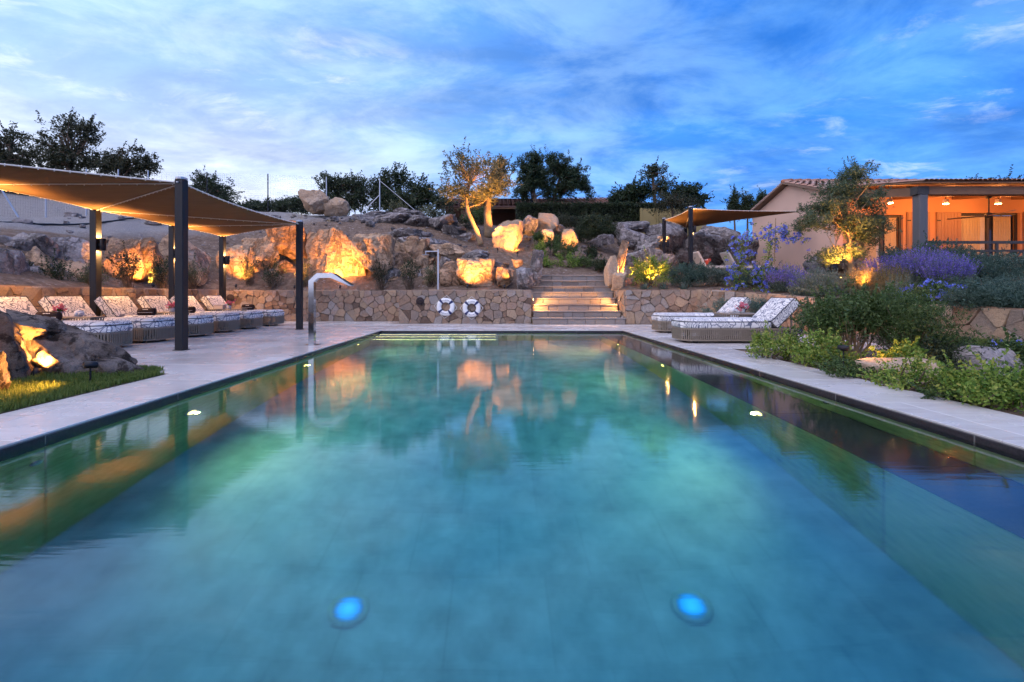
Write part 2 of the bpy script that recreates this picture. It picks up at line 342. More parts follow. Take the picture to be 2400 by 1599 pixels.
cell = nt.nodes.new('ShaderNodeTexVoronoi'); cell.inputs['Scale'].default_value = 3.6; nt.links.new(wv.outputs[0], cell.inputs['Vector'])
cs = nt.nodes.new('ShaderNodeSeparateColor'); nt.links.new(cell.outputs['Color'], cs.inputs[0])
sel = ramp(nt, cs.outputs[0], [(0, 0), (0.5, 0), (0.52, 1), (1, 1)])
ln = mth(nt, 'MAXIMUM', mth(nt, 'MULTIPLY', vl, mth(nt, 'SUBTRACT', 1.0, sel)), mth(nt, 'MULTIPLY', wl, mth(nt, 'MAXIMUM', sel, 0.0)))
setc(nt, b.inputs['Base Color'], mixc(nt, mth(nt, 'MULTIPLY', ln, 0.92), (0.70,0.69,0.68), (0.10,0.12,0.18)))
b.inputs['Roughness'].default_value = 0.9; b.inputs['Specular IOR Level'].default_value = 0.1; b.inputs['Sheen Weight'].default_value = 0.2
bump(nt, b, noi(nt, P, 240, 2), 0.15, 0.003); FABRIC = m
PIPING = plain('dark_piping', (0.02,0.022,0.03), 0.8)
TAUPE = plain('taupe_rope', (0.20,0.165,0.125), 0.8, bstr=0.2, scale=30)
TAUPEM = plain('taupe_metal', (0.23,0.185,0.14), 0.5)
ANTH = plain('anthracite_metal', (0.011,0.012,0.017), 0.45, 0.0, 0.2, 3, spec=0.3)
CHROME = plain('chrome', (0.36,0.38,0.42), 0.10, 1.0, 0.03)
STEEL = plain('galvanised_steel', (0.42,0.45,0.50), 0.45, 0.7)
# sail cloth: brown shade fabric, a little light comes through
m, nt, b, o = newmat('sail_cloth'); P = objco(nt)
wr = noi(nt, vecmap(nt, P, (1.5, 6, 1), rot=(0,0,0.5)), 1.2, 4, 0.5, 0.6)
c = mixc(nt, wr, (0.20,0.115,0.06), (0.27,0.16,0.085)); setc(nt, b.inputs['Base Color'], c); b.inputs['Roughness'].default_value = 0.9; b.inputs['Specular IOR Level'].default_value = 0.1
bump(nt, b, wr, 0.35, 0.06); t = nt.nodes.new('ShaderNodeBsdfTranslucent'); nt.links.new(c, t.inputs[0]); mx = nt.nodes.new('ShaderNodeMixShader'); mx.inputs[0].default_value = 0.22
nt.links.new(b.outputs[0], mx.inputs[1]); nt.links.new(t.outputs[0], mx.inputs[2]); nt.links.new(mx.outputs[0], o.inputs[0]); SAIL = m
ROPE = plain('white_rope', (0.70,0.66,0.60), 0.85)
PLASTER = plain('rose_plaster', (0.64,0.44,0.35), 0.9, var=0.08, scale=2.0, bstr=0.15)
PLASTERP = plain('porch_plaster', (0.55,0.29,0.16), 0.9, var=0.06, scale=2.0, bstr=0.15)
WOOD = plain('timber', (0.20,0.105,0.055), 0.7, var=0.3, scale=5, bstr=0.2)
WOODG = plain('painted_timber', (0.045,0.04,0.035), 0.6, var=0.2, scale=5)
PILLAR = plain('grey_pillar', (0.11,0.11,0.115), 0.6, var=0.1)
SHUTTER = plain('shutter_paint', (0.30,0.17,0.10), 0.6, var=0.06)
TILE = stonemat('roof_tile', [(0.15,0.065,0.045),(0.30,0.13,0.085),(0.36,0.22,0.17),(0.30,0.27,0.26)], 4.0, 0.85, 0.4, perobj=0.25)
CURTAIN = plain('curtain', (0.52,0.42,0.26), 0.9); SHEER = plain('sheer_curtain', (0.62,0.60,0.58), 0.9)
GLASS = plain('dark_glass', (0.03,0.035,0.045), 0.05, 0.0, 0.05)
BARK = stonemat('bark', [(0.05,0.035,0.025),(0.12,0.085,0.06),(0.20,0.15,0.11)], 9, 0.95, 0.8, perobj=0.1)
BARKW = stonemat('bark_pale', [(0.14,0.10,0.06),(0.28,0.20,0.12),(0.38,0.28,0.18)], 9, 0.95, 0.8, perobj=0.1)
WHITE = plain('white_paint', (0.80,0.80,0.79), 0.5, var=0.03); NAVY = plain('navy_band', (0.012,0.018,0.10), 0.6)
BROWNT = plain('brown_towel', (0.028,0.014,0.011), 0.98, var=0.3, scale=40, bstr=0.4)
PINK = leafmat('pink_petal', [(0.50,0.05,0.12),(0.70,0.16,0.24),(0.75,0.35,0.38)])
LENS = emis('lamp_lens', (1.0, 0.62, 0.24), 45.0)
WARM = (1.0, 0.385, 0.07)
G_DARK = leafmat('leaf_dark', [(0.014,0.023,0.013),(0.034,0.054,0.024),(0.065,0.09,0.038)])
G_OAK = leafmat('leaf_oak', [(0.018,0.022,0.014),(0.042,0.05,0.026),(0.08,0.085,0.045)])
G_PINE = leafmat('leaf_pine', [(0.014,0.030,0.018),(0.03,0.055,0.026),(0.05,0.08,0.035)])
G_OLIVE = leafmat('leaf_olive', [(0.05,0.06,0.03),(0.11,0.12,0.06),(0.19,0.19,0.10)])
G_GREY = leafmat('leaf_greygreen', [(0.06,0.09,0.07),(0.13,0.18,0.14),(0.25,0.29,0.24)])
G_ROSE = leafmat('leaf_rosemary', [(0.025,0.055,0.045),(0.058,0.115,0.088),(0.12,0.19,0.15)])
G_MID = leafmat('leaf_mid', [(0.022,0.045,0.014),(0.06,0.11,0.03),(0.13,0.19,0.06)])
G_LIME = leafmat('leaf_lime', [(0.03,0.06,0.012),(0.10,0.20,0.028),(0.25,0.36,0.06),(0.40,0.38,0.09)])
G_DRY = leafmat('leaf_dry', [(0.16,0.11,0.05),(0.30,0.22,0.10),(0.42,0.34,0.18)])
G_LAWN = leafmat('leaf_grass', [(0.05,0.085,0.018),(0.10,0.16,0.03),(0.18,0.23,0.06)])
FL_PURP = leafmat('flower_purple', [(0.09,0.06,0.36),(0.18,0.13,0.58),(0.32,0.27,0.75)])
G_OLV = leafmat('leaf_olive_green', [(0.03,0.055,0.03),(0.075,0.115,0.06),(0.15,0.20,0.11)])
FL_BLUE = leafmat('flower_blue', [(0.08,0.12,0.62),(0.16,0.22,0.80),(0.40,0.46,0.90)])
# ============================================================ the setting
rnd = random.Random(11)
# pool
PX0, PX1, PY0, PY1 = -2.95, 3.09, -0.7, 11.38
WZ = -0.06; FLOORZ = WZ-1.75; BENX = 2.5; BENZ = WZ-0.56
# ---- terrain height from spot heights
CP = [(-10,4,1.0),(-10,8,1.0),(-10,12,1.0),(-10,15,1.0),(-8,16,1.0),(-4,16,1.0),(0,15.2,1.0),(0.6,15.8,1.15),
 (-12.6,9,2.2),(-12.3,13,2.4),(-11,17.6,2.6),(-7,18.2,2.7),(-4,18.2,2.5),(-1.2,17.2,1.9),(0.5,16.8,1.7),
 (-14.6,13,2.9),(-15.4,18,4.0),(-18.1,18.2,3.85),(-18.6,20.5,4.45),(-17.7,23,5.04),(-15.7,24.5,5.38),(-12.7,25,5.42),(-10.6,24,5.06),(-8,23,4.85),(-6.3,24,4.9),(-5.6,21.8,4.3),(-8,21,4.2),
 (-3,21,3.8),(-0.75,20,3.1),(-2,24,4.6),(-3.5,19.5,3.2),(1.95,26,4.7),(7.5,26,4.8),(2,22,3.5),(2.9,18,2.2),(2.6,16.4,1.55),(1.2,16.4,1.6),(4.2,20.5,3.0),(4.6,16,1.5),(6,18,1.7),
 (7,17,1.45),(9,19,1.5),(7,20,1.7),(11,18,1.5),(12.4,15,1.45),(14,13,1.42),(16,10,1.2),(8,23,2.6),(8,26,4.4),(13,26,3.4),(9.8,12.6,1.30),
 (4.5,14.4,1.0),(6.3,14.1,1.0),(7.2,12.6,0.9),(8.6,10.9,0.76),(9.7,9,0.64),(10.1,6,0.6),(12,9,1.0),(10.2,3,0.5),
 (-28.5,26,6.87),(-24,20,5.2),(-30,32,7),(-20,30,6.2),(-10,32,5.4),(0,40,5),(20,40,4.2),(30,40,4),(40,20,2),(60,60,3),(-60,60,6),(-40,5,4.5),(-14,4,1.5),(-13,0,1.0),(-13,-8,0.5),(20,0,0.6),(14,-6,0.3),(30,-20,0.3),(-30,-20,1.5)]
_A = np.array([c[:2] for c in CP], float); _Z = np.array([c[2] for c in CP], float)
_D = np.sqrt(((_A[:,None]-_A[None])**2).sum(-1)+0.15)
_n = len(CP); _K = np.zeros((_n+1, _n+1)); _K[:_n,:_n] = _D; _K[:_n,_n] = 1; _K[_n,:_n] = 1
_wt = np.linalg.solve(_K, np.append(_Z, 0))
def H(x, y):
    d = np.sqrt((_A[:,0]-x)**2+(_A[:,1]-y)**2+0.15); return float(d @ _wt[:_n] + _wt[_n])
RW = [(3.80,13.70,1.02),(5.97,13.70,1.02),(6.32,12.70,0.98),(7.72,11.0,0.80),(9.02,9.4,0.66),(9.40,7.5,0.61),(9.70,4.5,0.57),(9.9,0.0,0.5)]   # right-hand retaining wall
def rw_x(y):
    for (xa,ya,_),(xb,yb,_) in zip(RW[1:], RW[2:]):
        if yb <= y <= ya: return xb+(xa-xb)*(y-yb)/(ya-yb)
    return 10.0
def region(x, y):
    if y > 15.5 or x < -9.5: return 'hill'
    if x < -3.2: return 'deck' if y < 15.4 else 'hill'
    if x < 0.98: return 'deck' if y < 14.25 else 'hill'
    if x < 3.82: return 'deck' if y < 16.0 else 'hill'
    if y > 13.9: return 'hill'
    if y > 13.7 and x < 6.0: return 'deck'
    if x > rw_x(y)+0.16: return 'hill'
    if x < 3.7 or (y > 7.75 and x < 6.6): return 'deck'
    return 'bed'
def axis(lo, hi, a, b, fine, grow=1.22):
    v = list(np.arange(a, b+1e-6, fine)); s = fine
    while v[-1] < hi: s *= grow; v.append(v[-1]+s)
    s = fine
    while v[0] > lo: s *= grow; v.insert(0, v[0]-s)
    return v
xs = axis(-400, 400, -14, 14.5, 0.16); ys = axis(-120, 600, 3.0, 27, 0.18)
tv = []
for y in ys:
    for x in xs:
        r = region(x, y)
        if r == 'deck': z = -2.6
        elif r == 'bed': z = -0.03 + 0.05*max(0, min(1, (x-5)/3)) + 0.02*noise.noise((x*2, y*2, 3))
        else:
            z = H(max(-60, min(60, x)), max(-25, min(70, y)))
            z += 0.10*noise.noise((x*0.9, y*0.9, 0)) + 0.05*noise.noise((x*2.7, y*2.7, 5)) if (y > 16.5 or x < -10.4 or x > 10.5) else 0.03*noise.noise((x*2, y*2, 1))
        tv.append((x, y, z))
nx = len(xs); mb = MB(); mb.v = tv
mb.f = [(j*nx+i, j*nx+i+1, (j+1)*nx+i+1, (j+1)*nx+i) for j in range(len(ys)-1) for i in range(nx-1)]
tag(mb.build('ground', GROUND, smooth=True, fix=False), kind='structure')

# ---- paved deck: every slab its own piece
deck = MB()
for lo, hi in (((-9.35,5.2),(PX0,15.3)), ((-3.75,-4),(PX0,5.2)), ((PX0,PY1),(PX1,14.15)), ((PX1,7.58),(6.9,13.85)), ((PX1,-4),(3.85,7.58)), ((PX0,-4),(PX1,PY0)), ((-9.35,-4),(-3.75,-2.5))):
    deck.b2((lo[0],lo[1],-0.12), (hi[0],hi[1],-0.012))
deck = tag(deck.build('pool_deck', PBED), kind='structure')
_pm = {}
def paver(x0, y0, x1, y1):
    w, h = round(x1-x0, 3), round(y1-y0, 3)
    if w < 0.05 or h < 0.05: return
    if (w, h) not in _pm:
        m_ = MB(); m_.box((0,0,-0.012), (w-0.004, h-0.004, 0.024), None, 0.003); _pm[(w,h)] = m_.mesh('paver', PAVE)
    o = link('paver', _pm[(w,h)], deck, ((x0+x1)/2, (y0+y1)/2, rnd.uniform(-0.0006, 0.0006)))
def pave(x0, x1, y0, y1, L, Wd):
    y = y0; k = 0
    while y < y1-0.02:
        ya = min(y+Wd, y1)
        x = x0 - (k % 3)*L/3
        while x < x1-0.02:
            paver(max(x, x0), y, min(x+L, x1), ya); x += L
        y = ya; k += 1
pave(-9.35, PX0, 5.2, 15.3, 1.30, 0.65)
pave(PX0, PX1, PY1, 14.15, 1.30, 0.46)
pave(PX1, 6.9, 7.58, 13.85, 1.30, 0.65)
pave(-3.75, PX0, -2.2, 5.2, 0.8, 1.0); pave(PX1, 3.85, -2.2, 7.58, 0.76, 1.0)
pave(PX0, PX1, -2.2, PY0, 1.3, 0.75)

# ---- pool basin
basin = MB()
basin.b2((PX0-0.3,PY0-0.3,FLOORZ-0.2), (PX1+0.3,PY1+0.3,FLOORZ))
basin.b2((PX0-0.3,PY0-0.3,FLOORZ), (PX0-0.02,PY1+0.3,-0.13)); basin.b2((PX1+0.02,PY0-0.3,FLOORZ), (PX1+0.3,PY1+0.3,-0.13))
basin.b2((PX0-0.02,PY1+0.02,FLOORZ), (PX1+0.02,PY1+0.3,-0.13)); basin.b2((PX0-0.02,PY0-0.3,FLOORZ), (PX1+0.02,PY0-0.02,-0.13))
basin = tag(basin.build('pool_basin', POOL), kind='structure')
def panel(lo, hi, mat=POOLW, name='wall_panel'):
    m_ = MB(); lo = Vector(lo); hi = Vector(hi); g = 0.003
    d = hi-lo; a = [i for i in range(3) if d[i] > 0.1]
    for i in a: lo[i] += g; hi[i] -= g
    m_.b2(lo, hi, 0.004); return m_.build(name, mat, basin)
y = PY0
while y < PY1-0.05:
    yb = min(y+1.22, PY1)
    panel((PX0-0.02,y,FLOORZ), (PX0,yb,WZ-0.62)); panel((PX0-0.02,y,WZ-0.62), (PX0,yb,WZ-0.122))
    panel((PX1,y,BENZ), (PX1+0.02,yb,WZ-0.122)); panel((BENX,y,FLOORZ), (BENX+0.02,yb,BENZ-0.022))
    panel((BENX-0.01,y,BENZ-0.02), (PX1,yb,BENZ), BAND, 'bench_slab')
    panel((PX0-0.02,y,WZ-0.12), (PX0+0.002,yb,-0.014), BAND, 'waterline_shade_tile'); panel((PX1-0.002,y,WZ-0.12), (PX1+0.02,yb,-0.014), BAND, 'waterline_shade_tile')
    y = yb
x = PX0
while x < PX1-0.05:
    xb = min(x+1.22, PX1)
    panel((x,PY1,FLOORZ), (xb,PY1+0.02,WZ-0.122)); panel((x,PY1-0.002,WZ-0.12), (xb,PY1+0.02,-0.014), BAND, 'waterline_shade_tile')
    x = xb
bench_core = MB(); bench_core.b2((BENX+0.02,PY0,FLOORZ), (PX1,PY1,BENZ-0.02)); bench_core.build('bench_core', POOL, basin)
EDGEGLOW = emis('step_edge_glow', (1.0, 0.80, 0.30), 5.0)  # glow added along the step edges, where only pool light falls
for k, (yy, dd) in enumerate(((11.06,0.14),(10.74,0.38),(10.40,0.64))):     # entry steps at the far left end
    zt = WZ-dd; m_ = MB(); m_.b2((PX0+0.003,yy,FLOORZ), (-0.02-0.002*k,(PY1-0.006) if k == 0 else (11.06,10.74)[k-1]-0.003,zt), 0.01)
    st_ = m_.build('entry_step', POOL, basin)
    m_ = MB(); m_.b2((PX0+0.05,yy-0.016,zt-0.055), (-0.08,yy-0.002,zt-0.03)); m_.build('nosing_glow', EDGEGLOW, st_)
# water body: a closed block so that depth tints it
wb = MB(); wb.b2((PX0-0.015,PY0-0.015,FLOORZ-0.05), (PX1+0.015,PY1+0.015,WZ))
tag(wb.build('water', WATER), kind='structure')

# underwater lamps
def spot(name, loc, direction, power, angle, blend=0.6, radius=0.03, parent=None, color=WARM):
    l = bpy.data.lights.new(name, 'SPOT'); l.energy = power; l.spot_size = rad(angle); l.spot_blend = blend; l.shadow_soft_size = radius; l.color = color
    o = bpy.data.objects.new(name, l); COL.objects.link(o)
    loc = Vector(loc)
    if parent is not None: o.parent = parent; loc = loc - Vector(parent.location)
    o.location = loc; o.rotation_euler = (-Vector(direction)).to_track_quat('Z', 'Y').to_euler(); return o
def point(name, loc, power, radius=0.04, parent=None, color=WARM):
    l = bpy.data.lights.new(name, 'POINT'); l.energy = power; l.shadow_soft_size = radius; l.color = color
    o = bpy.data.objects.new(name, l); COL.objects.link(o); loc = Vector(loc)
    if parent is not None: o.parent = parent; loc = loc - Vector(parent.location)
    o.location = loc; return o
POOLLENS = emis('pool_lamp_lens', (1.0, 0.66, 0.14), 7.0); POOLC = (1.0, 0.70, 0.19)
names = ['nearest the camera', 'in the middle', 'farthest from the camera']
for s, xw, side in ((1, PX0, 'left pool wall'), (-1, BENX-0.01, 'right-hand underwater bench')):
    for k, yy in enumerate((4.35, 6.9, 9.48)):
        z_ = WZ-0.73
        t_ = thing('pool_lamp', 'round underwater lamp in the %s, %s' % (side, names[k]), 'pool lamp', (xw, yy, z_), 0, 'lamps set in the pool walls')
        rm = Matrix.Rotation(rad(90)*s, 3, 'Y')
        m_ = MB(); m_.lathe([(0.085,0.0),(0.09,0.006),(0.08,0.014),(0.06,0.014)], n=20, axis=rm); m_.build('bezel', STEEL, t_, True)
        m_ = MB(); m_.lathe([(0.056,0.012),(0.050,0.018),(0.015,0.021)], n=20, axis=rm); m_.build('lens', POOLLENS, t_, True)
        spot('pool_lamp_light', (xw+0.06*s, yy, z_), (s, 0, -0.12), 92, 160, 0.8, 0.02, t_, POOLC)
m, nt, b, o = newmat('floor_lamp_lens'); P = objco(nt); ln = nt.nodes.new('ShaderNodeVectorMath'); ln.operation = 'LENGTH'; nt.links.new(P, ln.inputs[0])
setc(nt, b.inputs['Base Color'], (0.05,0.2,0.4)); rr_ = mth(nt, 'MULTIPLY', ln.outputs['Value'], 10.0); setc(nt, b.inputs['Emission Color'], ramp(nt, rr_, [(0, (0.05,0.55,1.0)), (0.5, (0.0,0.36,0.95)), (0.95, (0.0,0.12,0.3))])); setc(nt, b.inputs['Emission Strength'], ramp(nt, rr_, [(0, 0.9), (0.55, 0.75), (0.95, 0.15)])); BLUEL = m
for xx, lab in ((-0.90, 'left-hand round blue lit lamp in the pool floor'), (1.15, 'right-hand round blue lit lamp in the pool floor')):
    t_ = thing('floor_lamp', lab, 'pool lamp', (xx, 2.72, FLOORZ), 0, 'lamps in the pool floor')
    m_ = MB(); m_.lathe([(0.12,0),(0.12,0.006),(0.10,0.010),(0.09,0.010)], n=24); m_.build('bezel', POOL, t_, True)
    m_ = MB(); m_.lathe([(0.092,0.008),(0.08,0.011),(0.04,0.013)], n=24); m_.build('lens', BLUEL, t_, True)
# inlet jets
for k, (xx, yy, zz_, s) in enumerate(((PX0,2.9,-0.42,1),(PX0,5.5,-0.42,1),(PX0,8.2,-0.42,1),(PX1-0.0,4.3,-0.30,-1),(PX1-0.0,6.9,-0.30,-1))):
    rm = Matrix.Rotation(rad(90)*s, 3, 'Y'); m_ = MB(); m_.lathe([(0.045,0),(0.045,0.008),(0.02,0.02),(0.012,0.012)], n=14, axis=rm)
    o_ = m_.build('inlet_jet', CHROME, None, True); o_.location = (xx, yy, WZ+zz_)
    tag(o_, ['small metal water inlet nearest the camera in the left pool wall','small metal water inlet in the middle of the left pool wall','small metal water inlet at the far end of the left pool wall','small metal water inlet in the right pool wall, near one','small metal water inlet in the right pool wall, far one'][k], 'water inlet', 'pool inlets')

# ---- stone walls: cells of a jittered lattice, each stone a piece of its own
def clip(poly, nx_, ny_, d):
    out = []
    for i in range(len(poly)):
        a, b = poly[i], poly[(i+1) % len(poly)]
        da, db = a[0]*nx_+a[1]*ny_-d, b[0]*nx_+b[1]*ny_-d
        if da <= 0: out.append(a)
        if (da < 0 < db) or (db < 0 < da):
            t = da/(da-db); out.append((a[0]+(b[0]-a[0])*t, a[1]+(b[1]-a[1])*t))
    return out
def cells(L, Hh, size, rg):
    nu, nv = max(1, round(L/size)), max(1, round(Hh/(size*0.82)))
    pts = []
    for j in range(nv):
        for i in range(nu):
            if rg.random() < 0.16: continue
            pts.append(((i+0.5+0.25*(j % 2)+rg.uniform(-.38,.38))*L/nu, (j+0.5+rg.uniform(-.36,.36))*Hh/nv, rg.uniform(-0.05, 0.06)*size*2))
    for _ in range(int(len(pts)*0.22)): pts.append((rg.uniform(0,L), rg.uniform(0,Hh), -0.02*size))
    res = []
    for i, p in enumerate(pts):
        poly = [(0,0),(L,0),(L,Hh),(0,Hh)]
        for j, q in enumerate(pts):
            if i == j or abs(p[0]-q[0]) > size*3.2: continue
            dx, dy = q[0]-p[0], q[1]-p[1]; dd = math.hypot(dx, dy)
            if dd < 1e-4: continue
            nx_, ny_ = dx/dd, dy/dd
            d = ((p[0]+q[0])/2)*nx_+((p[1]+q[1])/2)*ny_ + p[2] - q[2] - 0.0035
            poly = clip(poly, nx_, ny_, d)
            if len(poly) < 3: break
        if len(poly) < 3: continue
        ar = 0.5*abs(sum(poly[k][0]*poly[(k+1)%len(poly)][1]-poly[(k+1)%len(poly)][0]*poly[k][1] for k in range(len(poly))))
        if ar < 0.0035: continue
        res.append(poly)
    return res
def face_stones(parent, A, B, z0, z1, n, size, seed, name='stone', mat=None, proud=0.05):
    """A,B plan points; z0/z1 pairs of base/top heights at A and B; n outward normal"""
    rg = random.Random(seed); A = Vector((A[0],A[1],0)); B = Vector((B[0],B[1],0)); L = (B-A).length; t = (B-A)/L
    Hh = ((z1[0]-z0[0])+(z1[1]-z0[1]))/2; n = Vector((n[0],n[1],0)).normalized(); pl_ = Vector(parent.location)
    for poly in cells(L, Hh, size, rg):
        # chamfer sharp corners
        pp = []
        for i in range(len(poly)):
            a, p, c_ = poly[i-1], poly[i], poly[(i+1) % len(poly)]
            for q, f in ((a, 1), (c_, 1)):
                l_ = math.hypot(q[0]-p[0], q[1]-p[1])
                if l_ < 1e-5: continue
                k = min(0.014, l_*0.3)/l_; pp.append((p[0]+(q[0]-p[0])*k+rg.uniform(-.004,.004), p[1]+(q[1]-p[1])*k+rg.uniform(-.004,.004)))
                if q is c_ and l_ > .12: j_ = rg.uniform(-.009,.003); pp.append(((p[0]+q[0])/2+(q[1]-p[1])/l_*-j_, (p[1]+q[1])/2+(q[0]-p[0])/l_*j_))
        if len(pp) < 3: continue
        cx_ = sum(p[0] for p in pp)/len(pp); cy_ = sum(p[1] for p in pp)/len(pp); pr = proud+rg.uniform(-0.024, 0.026); tu, tvv = rg.uniform(-.09,.09), rg.uniform(-.09,.09)
        vs = []
        for ring, (sc, dep) in enumerate(((1.0, -0.03), (0.985, pr-0.014), (0.94, pr))):
            for (u, v) in pp:
                uu, vv = cx_+(u-cx_)*sc, cy_+(v-cy_)*sc; f = max(0, min(1, uu/L)); lo, hi = z0[0]+(z0[1]-z0[0])*f, z1[0]+(z1[1]-z1[0])*f
                w = A + t*uu + n*(dep + (ring > 0)*((u-cx_)*tu+(v-cy_)*tvv)); vs.append((w.x-pl_.x, w.y-pl_.y, lo+(hi-lo)*min(1, max(0, vv/Hh))-pl_.z))
        k = len(pp); fs = [tuple(range(2*k, 3*k))]
        for r in range(2): fs += [(r*k+i, r*k+(i+1)%k, (r+1)*k+(i+1)%k, (r+1)*k+i) for i in range(k)]
        m_ = MB(); m_.add(vs, fs); m_.build(name, mat or WALLSTONE, parent)
def wall_core(parent, A, B, z0, z1, n, thick=0.38, cap=True):
    A = Vector((A[0],A[1],0)); B = Vector((B[0],B[1],0)); n = Vector((n[0],n[1],0)).normalized(); pl_ = Vector(parent.location)
    def q(P, d, z): return P+n*d+Vector((0,0,z))-pl_
    def hexa(za, zb, d0, d1):
        return [q(A,d0,za[0]),q(B,d0,za[1]),q(B,d1,za[1]),q(A,d1,za[0]),q(A,d0,zb[0]),q(B,d0,zb[1]),q(B,d1,zb[1]),q(A,d1,zb[0])]
    fs = [(0,1,2,3),(4,5,6,7),(0,1,5,4),(1,2,6,5),(2,3,7,6),(3,0,4,7)]
    m_ = MB(); m_.add(hexa((z0[0]-.3,z0[1]-.3), (z1[0]-.012,z1[1]-.012), -thick, 0.0), fs); m_.build('core', MORTAR, parent)
    if cap:      # rough stones along the top
        L = (B-A).length; t = (B-A)/L; u = 0; rg = random.Random(int(L*1000))
        while u < L-0.02:
            w = min(rg.uniform(0.25,0.5), L-u); f0, f1 = u/L, (u+w)/L
            za = (z1[0]+(z1[1]-z1[0])*f0, z1[0]+(z1[1]-z1[0])*f1)
            P0, P1 = A+t*(u+.006), A+t*(u+w-.006); r = rg.uniform(-.006,.012)
            vs = [P0+n*.022+Vector((0,0,za[0]-.014))-pl_, P1+n*.022+Vector((0,0,za[1]-.014))-pl_, P1-n*thick+Vector((0,0,za[1]-.014))-pl_, P0-n*thick+Vector((0,0,za[0]-.014))-pl_,
                  P0+n*.012+Vector((0,0,za[0]+.02+r))-pl_, P1+n*.012+Vector((0,0,za[1]+.02+r))-pl_, P1-n*(thick-.01)+Vector((0,0,za[1]+.02))-pl_, P0-n*(thick-.01)+Vector((0,0,za[0]+.02))-pl_]
            k_ = MB(); k_.add(vs, fs); k_.build('cap_stone', WALLSTONE, parent); u += w
def stone_wall(label, A, B, z0, z1, n, size, seed, thick=0.38):
    t_ = thing('stone_wall', label, 'wall', (A[0], A[1], 0)); wall_core(t_, A, B, z0, z1, n, thick); face_stones(t_, A, B, z0, z1, n, size, seed); return t_
stone_wall('long low stone wall behind the row of loungers under the big sail', (-9.3,4.0), (-9.3,15.2), (0,0), (1.05,1.03), (1,0), 0.245, 3)
stone_wall('low stone wall running behind the chrome pool spout', (-9.3,15.2), (-3.0,15.2), (0,0), (1.02,1.02), (0,-1), 0.24, 4)
bw = stone_wall('low stone wall with the two life rings, left of the steps', (-3.08,14.04), (0.98,14.04), (0,0), (1.02,1.02), (0,-1), 0.24, 5, 0.5)
face_stones(bw, (0.98,14.04), (0.98,15.4), (0,0), (1.02,1.02), (1,0), 0.3, 6)
wall_core(bw, (0.955,14.06), (0.955,15.4), (0,0), (1.02,1.02), (1,0), 0.3, False)
rwl = ['low stone wall right of the steps behind the right-hand loungers', 'short angled stone wall section lit orange at its end', 'stone wall section behind the right-hand lounger heads', 'stone wall section half hidden behind the tall shrub', 'stone wall with two blue-grey stones above the lawn at the right', 'stone wall running out of the frame at the right edge', None]
for k in range(len(RW)-1):
    a, b = RW[k], RW[k+1]; 
    if rwl[k] is None: continue
    d = Vector((b[0]-a[0], b[1]-a[1])); n = (d.y, -d.x) if k else (0,-1)
    n = Vector(n).normalized()
    if n.x > 0: n = -n
    if k == 0: n = Vector((0,-1))
    w_ = stone_wall(rwl[k], a, b, (0,0), (a[2],b[2]), n, 0.25 if k < 3 else 0.30, 20+k)
    if k == 0:
        face_stones(w_, (3.80,15.3), (3.80,13.70), (0,0), (1.02,1.02), (-1,0), 0.3, 31); wall_core(w_, (3.825,15.3), (3.825,13.72), (0,0), (1.02,1.02), (-1,0), 0.3, False)

# ---- stairs
stp = thing('stone_staircase', 'broad flight of eight rough stone steps up from the pool deck', 'staircase', (2.39, 13.56, 0))
rg = random.Random(5)
for k in range(8):
    zt = 0.197*(k+1); y0 = 13.56+0.32*k; xa, xb = (1.04, 3.72) if k < 5 else (0.95, 3.86)
    if k == 0: xa, xb = 0.99, 3.78
    m_ = MB(); m_.b2((xa, y0, zt-0.045), (xb, y0+0.36, zt), 0.008)
    tr = m_.build('step', STEPSTONE, stp, world=True)
    u = xa+0.01
    while u < xb-0.02:
        w = min(rg.uniform(0.28, 0.62), xb-0.01-u)
        if xb-0.01-u-w < 0.12: w = xb-0.01-u
        m_ = MB(); m_.b2((u+.004, y0+0.02+rg.uniform(-.006,.006), zt-0.197), (u+w-.004, y0+0.20, zt-0.048), 0.008); m_.build('riser_block', STEPSTONE, tr, world=True); u += w
def steplamp(loc, d, label):
    t_ = thing('step_lamp', label, 'step lamp', loc, 0, 'lamps beside the steps')
    m_ = MB(); m_.box((0,0,0), (0.03,0.10,0.07), None, 0.006); m_.build('housing', ANTH, t_)
    m_ = MB(); m_.box((0.014*d[0],0,0), (0.012,0.08,0.05)); m_.build('lens', emis('step_lens', (1,0.62,0.25), 30), t_)
    spot('step_lamp_light', Vector(loc)+Vector(d)*0.05, (d[0], 0.1, -0.45), 100, 150, 0.6, 0.04, t_, (1.0, 0.44, 0.11))
steplamp((1.035,14.12,0.74), (1,0,0), 'small recessed lamp at the left of the lower steps'); steplamp((3.745,14.12,0.74), (-1,0,0), 'small recessed lamp at the right of the lower steps')
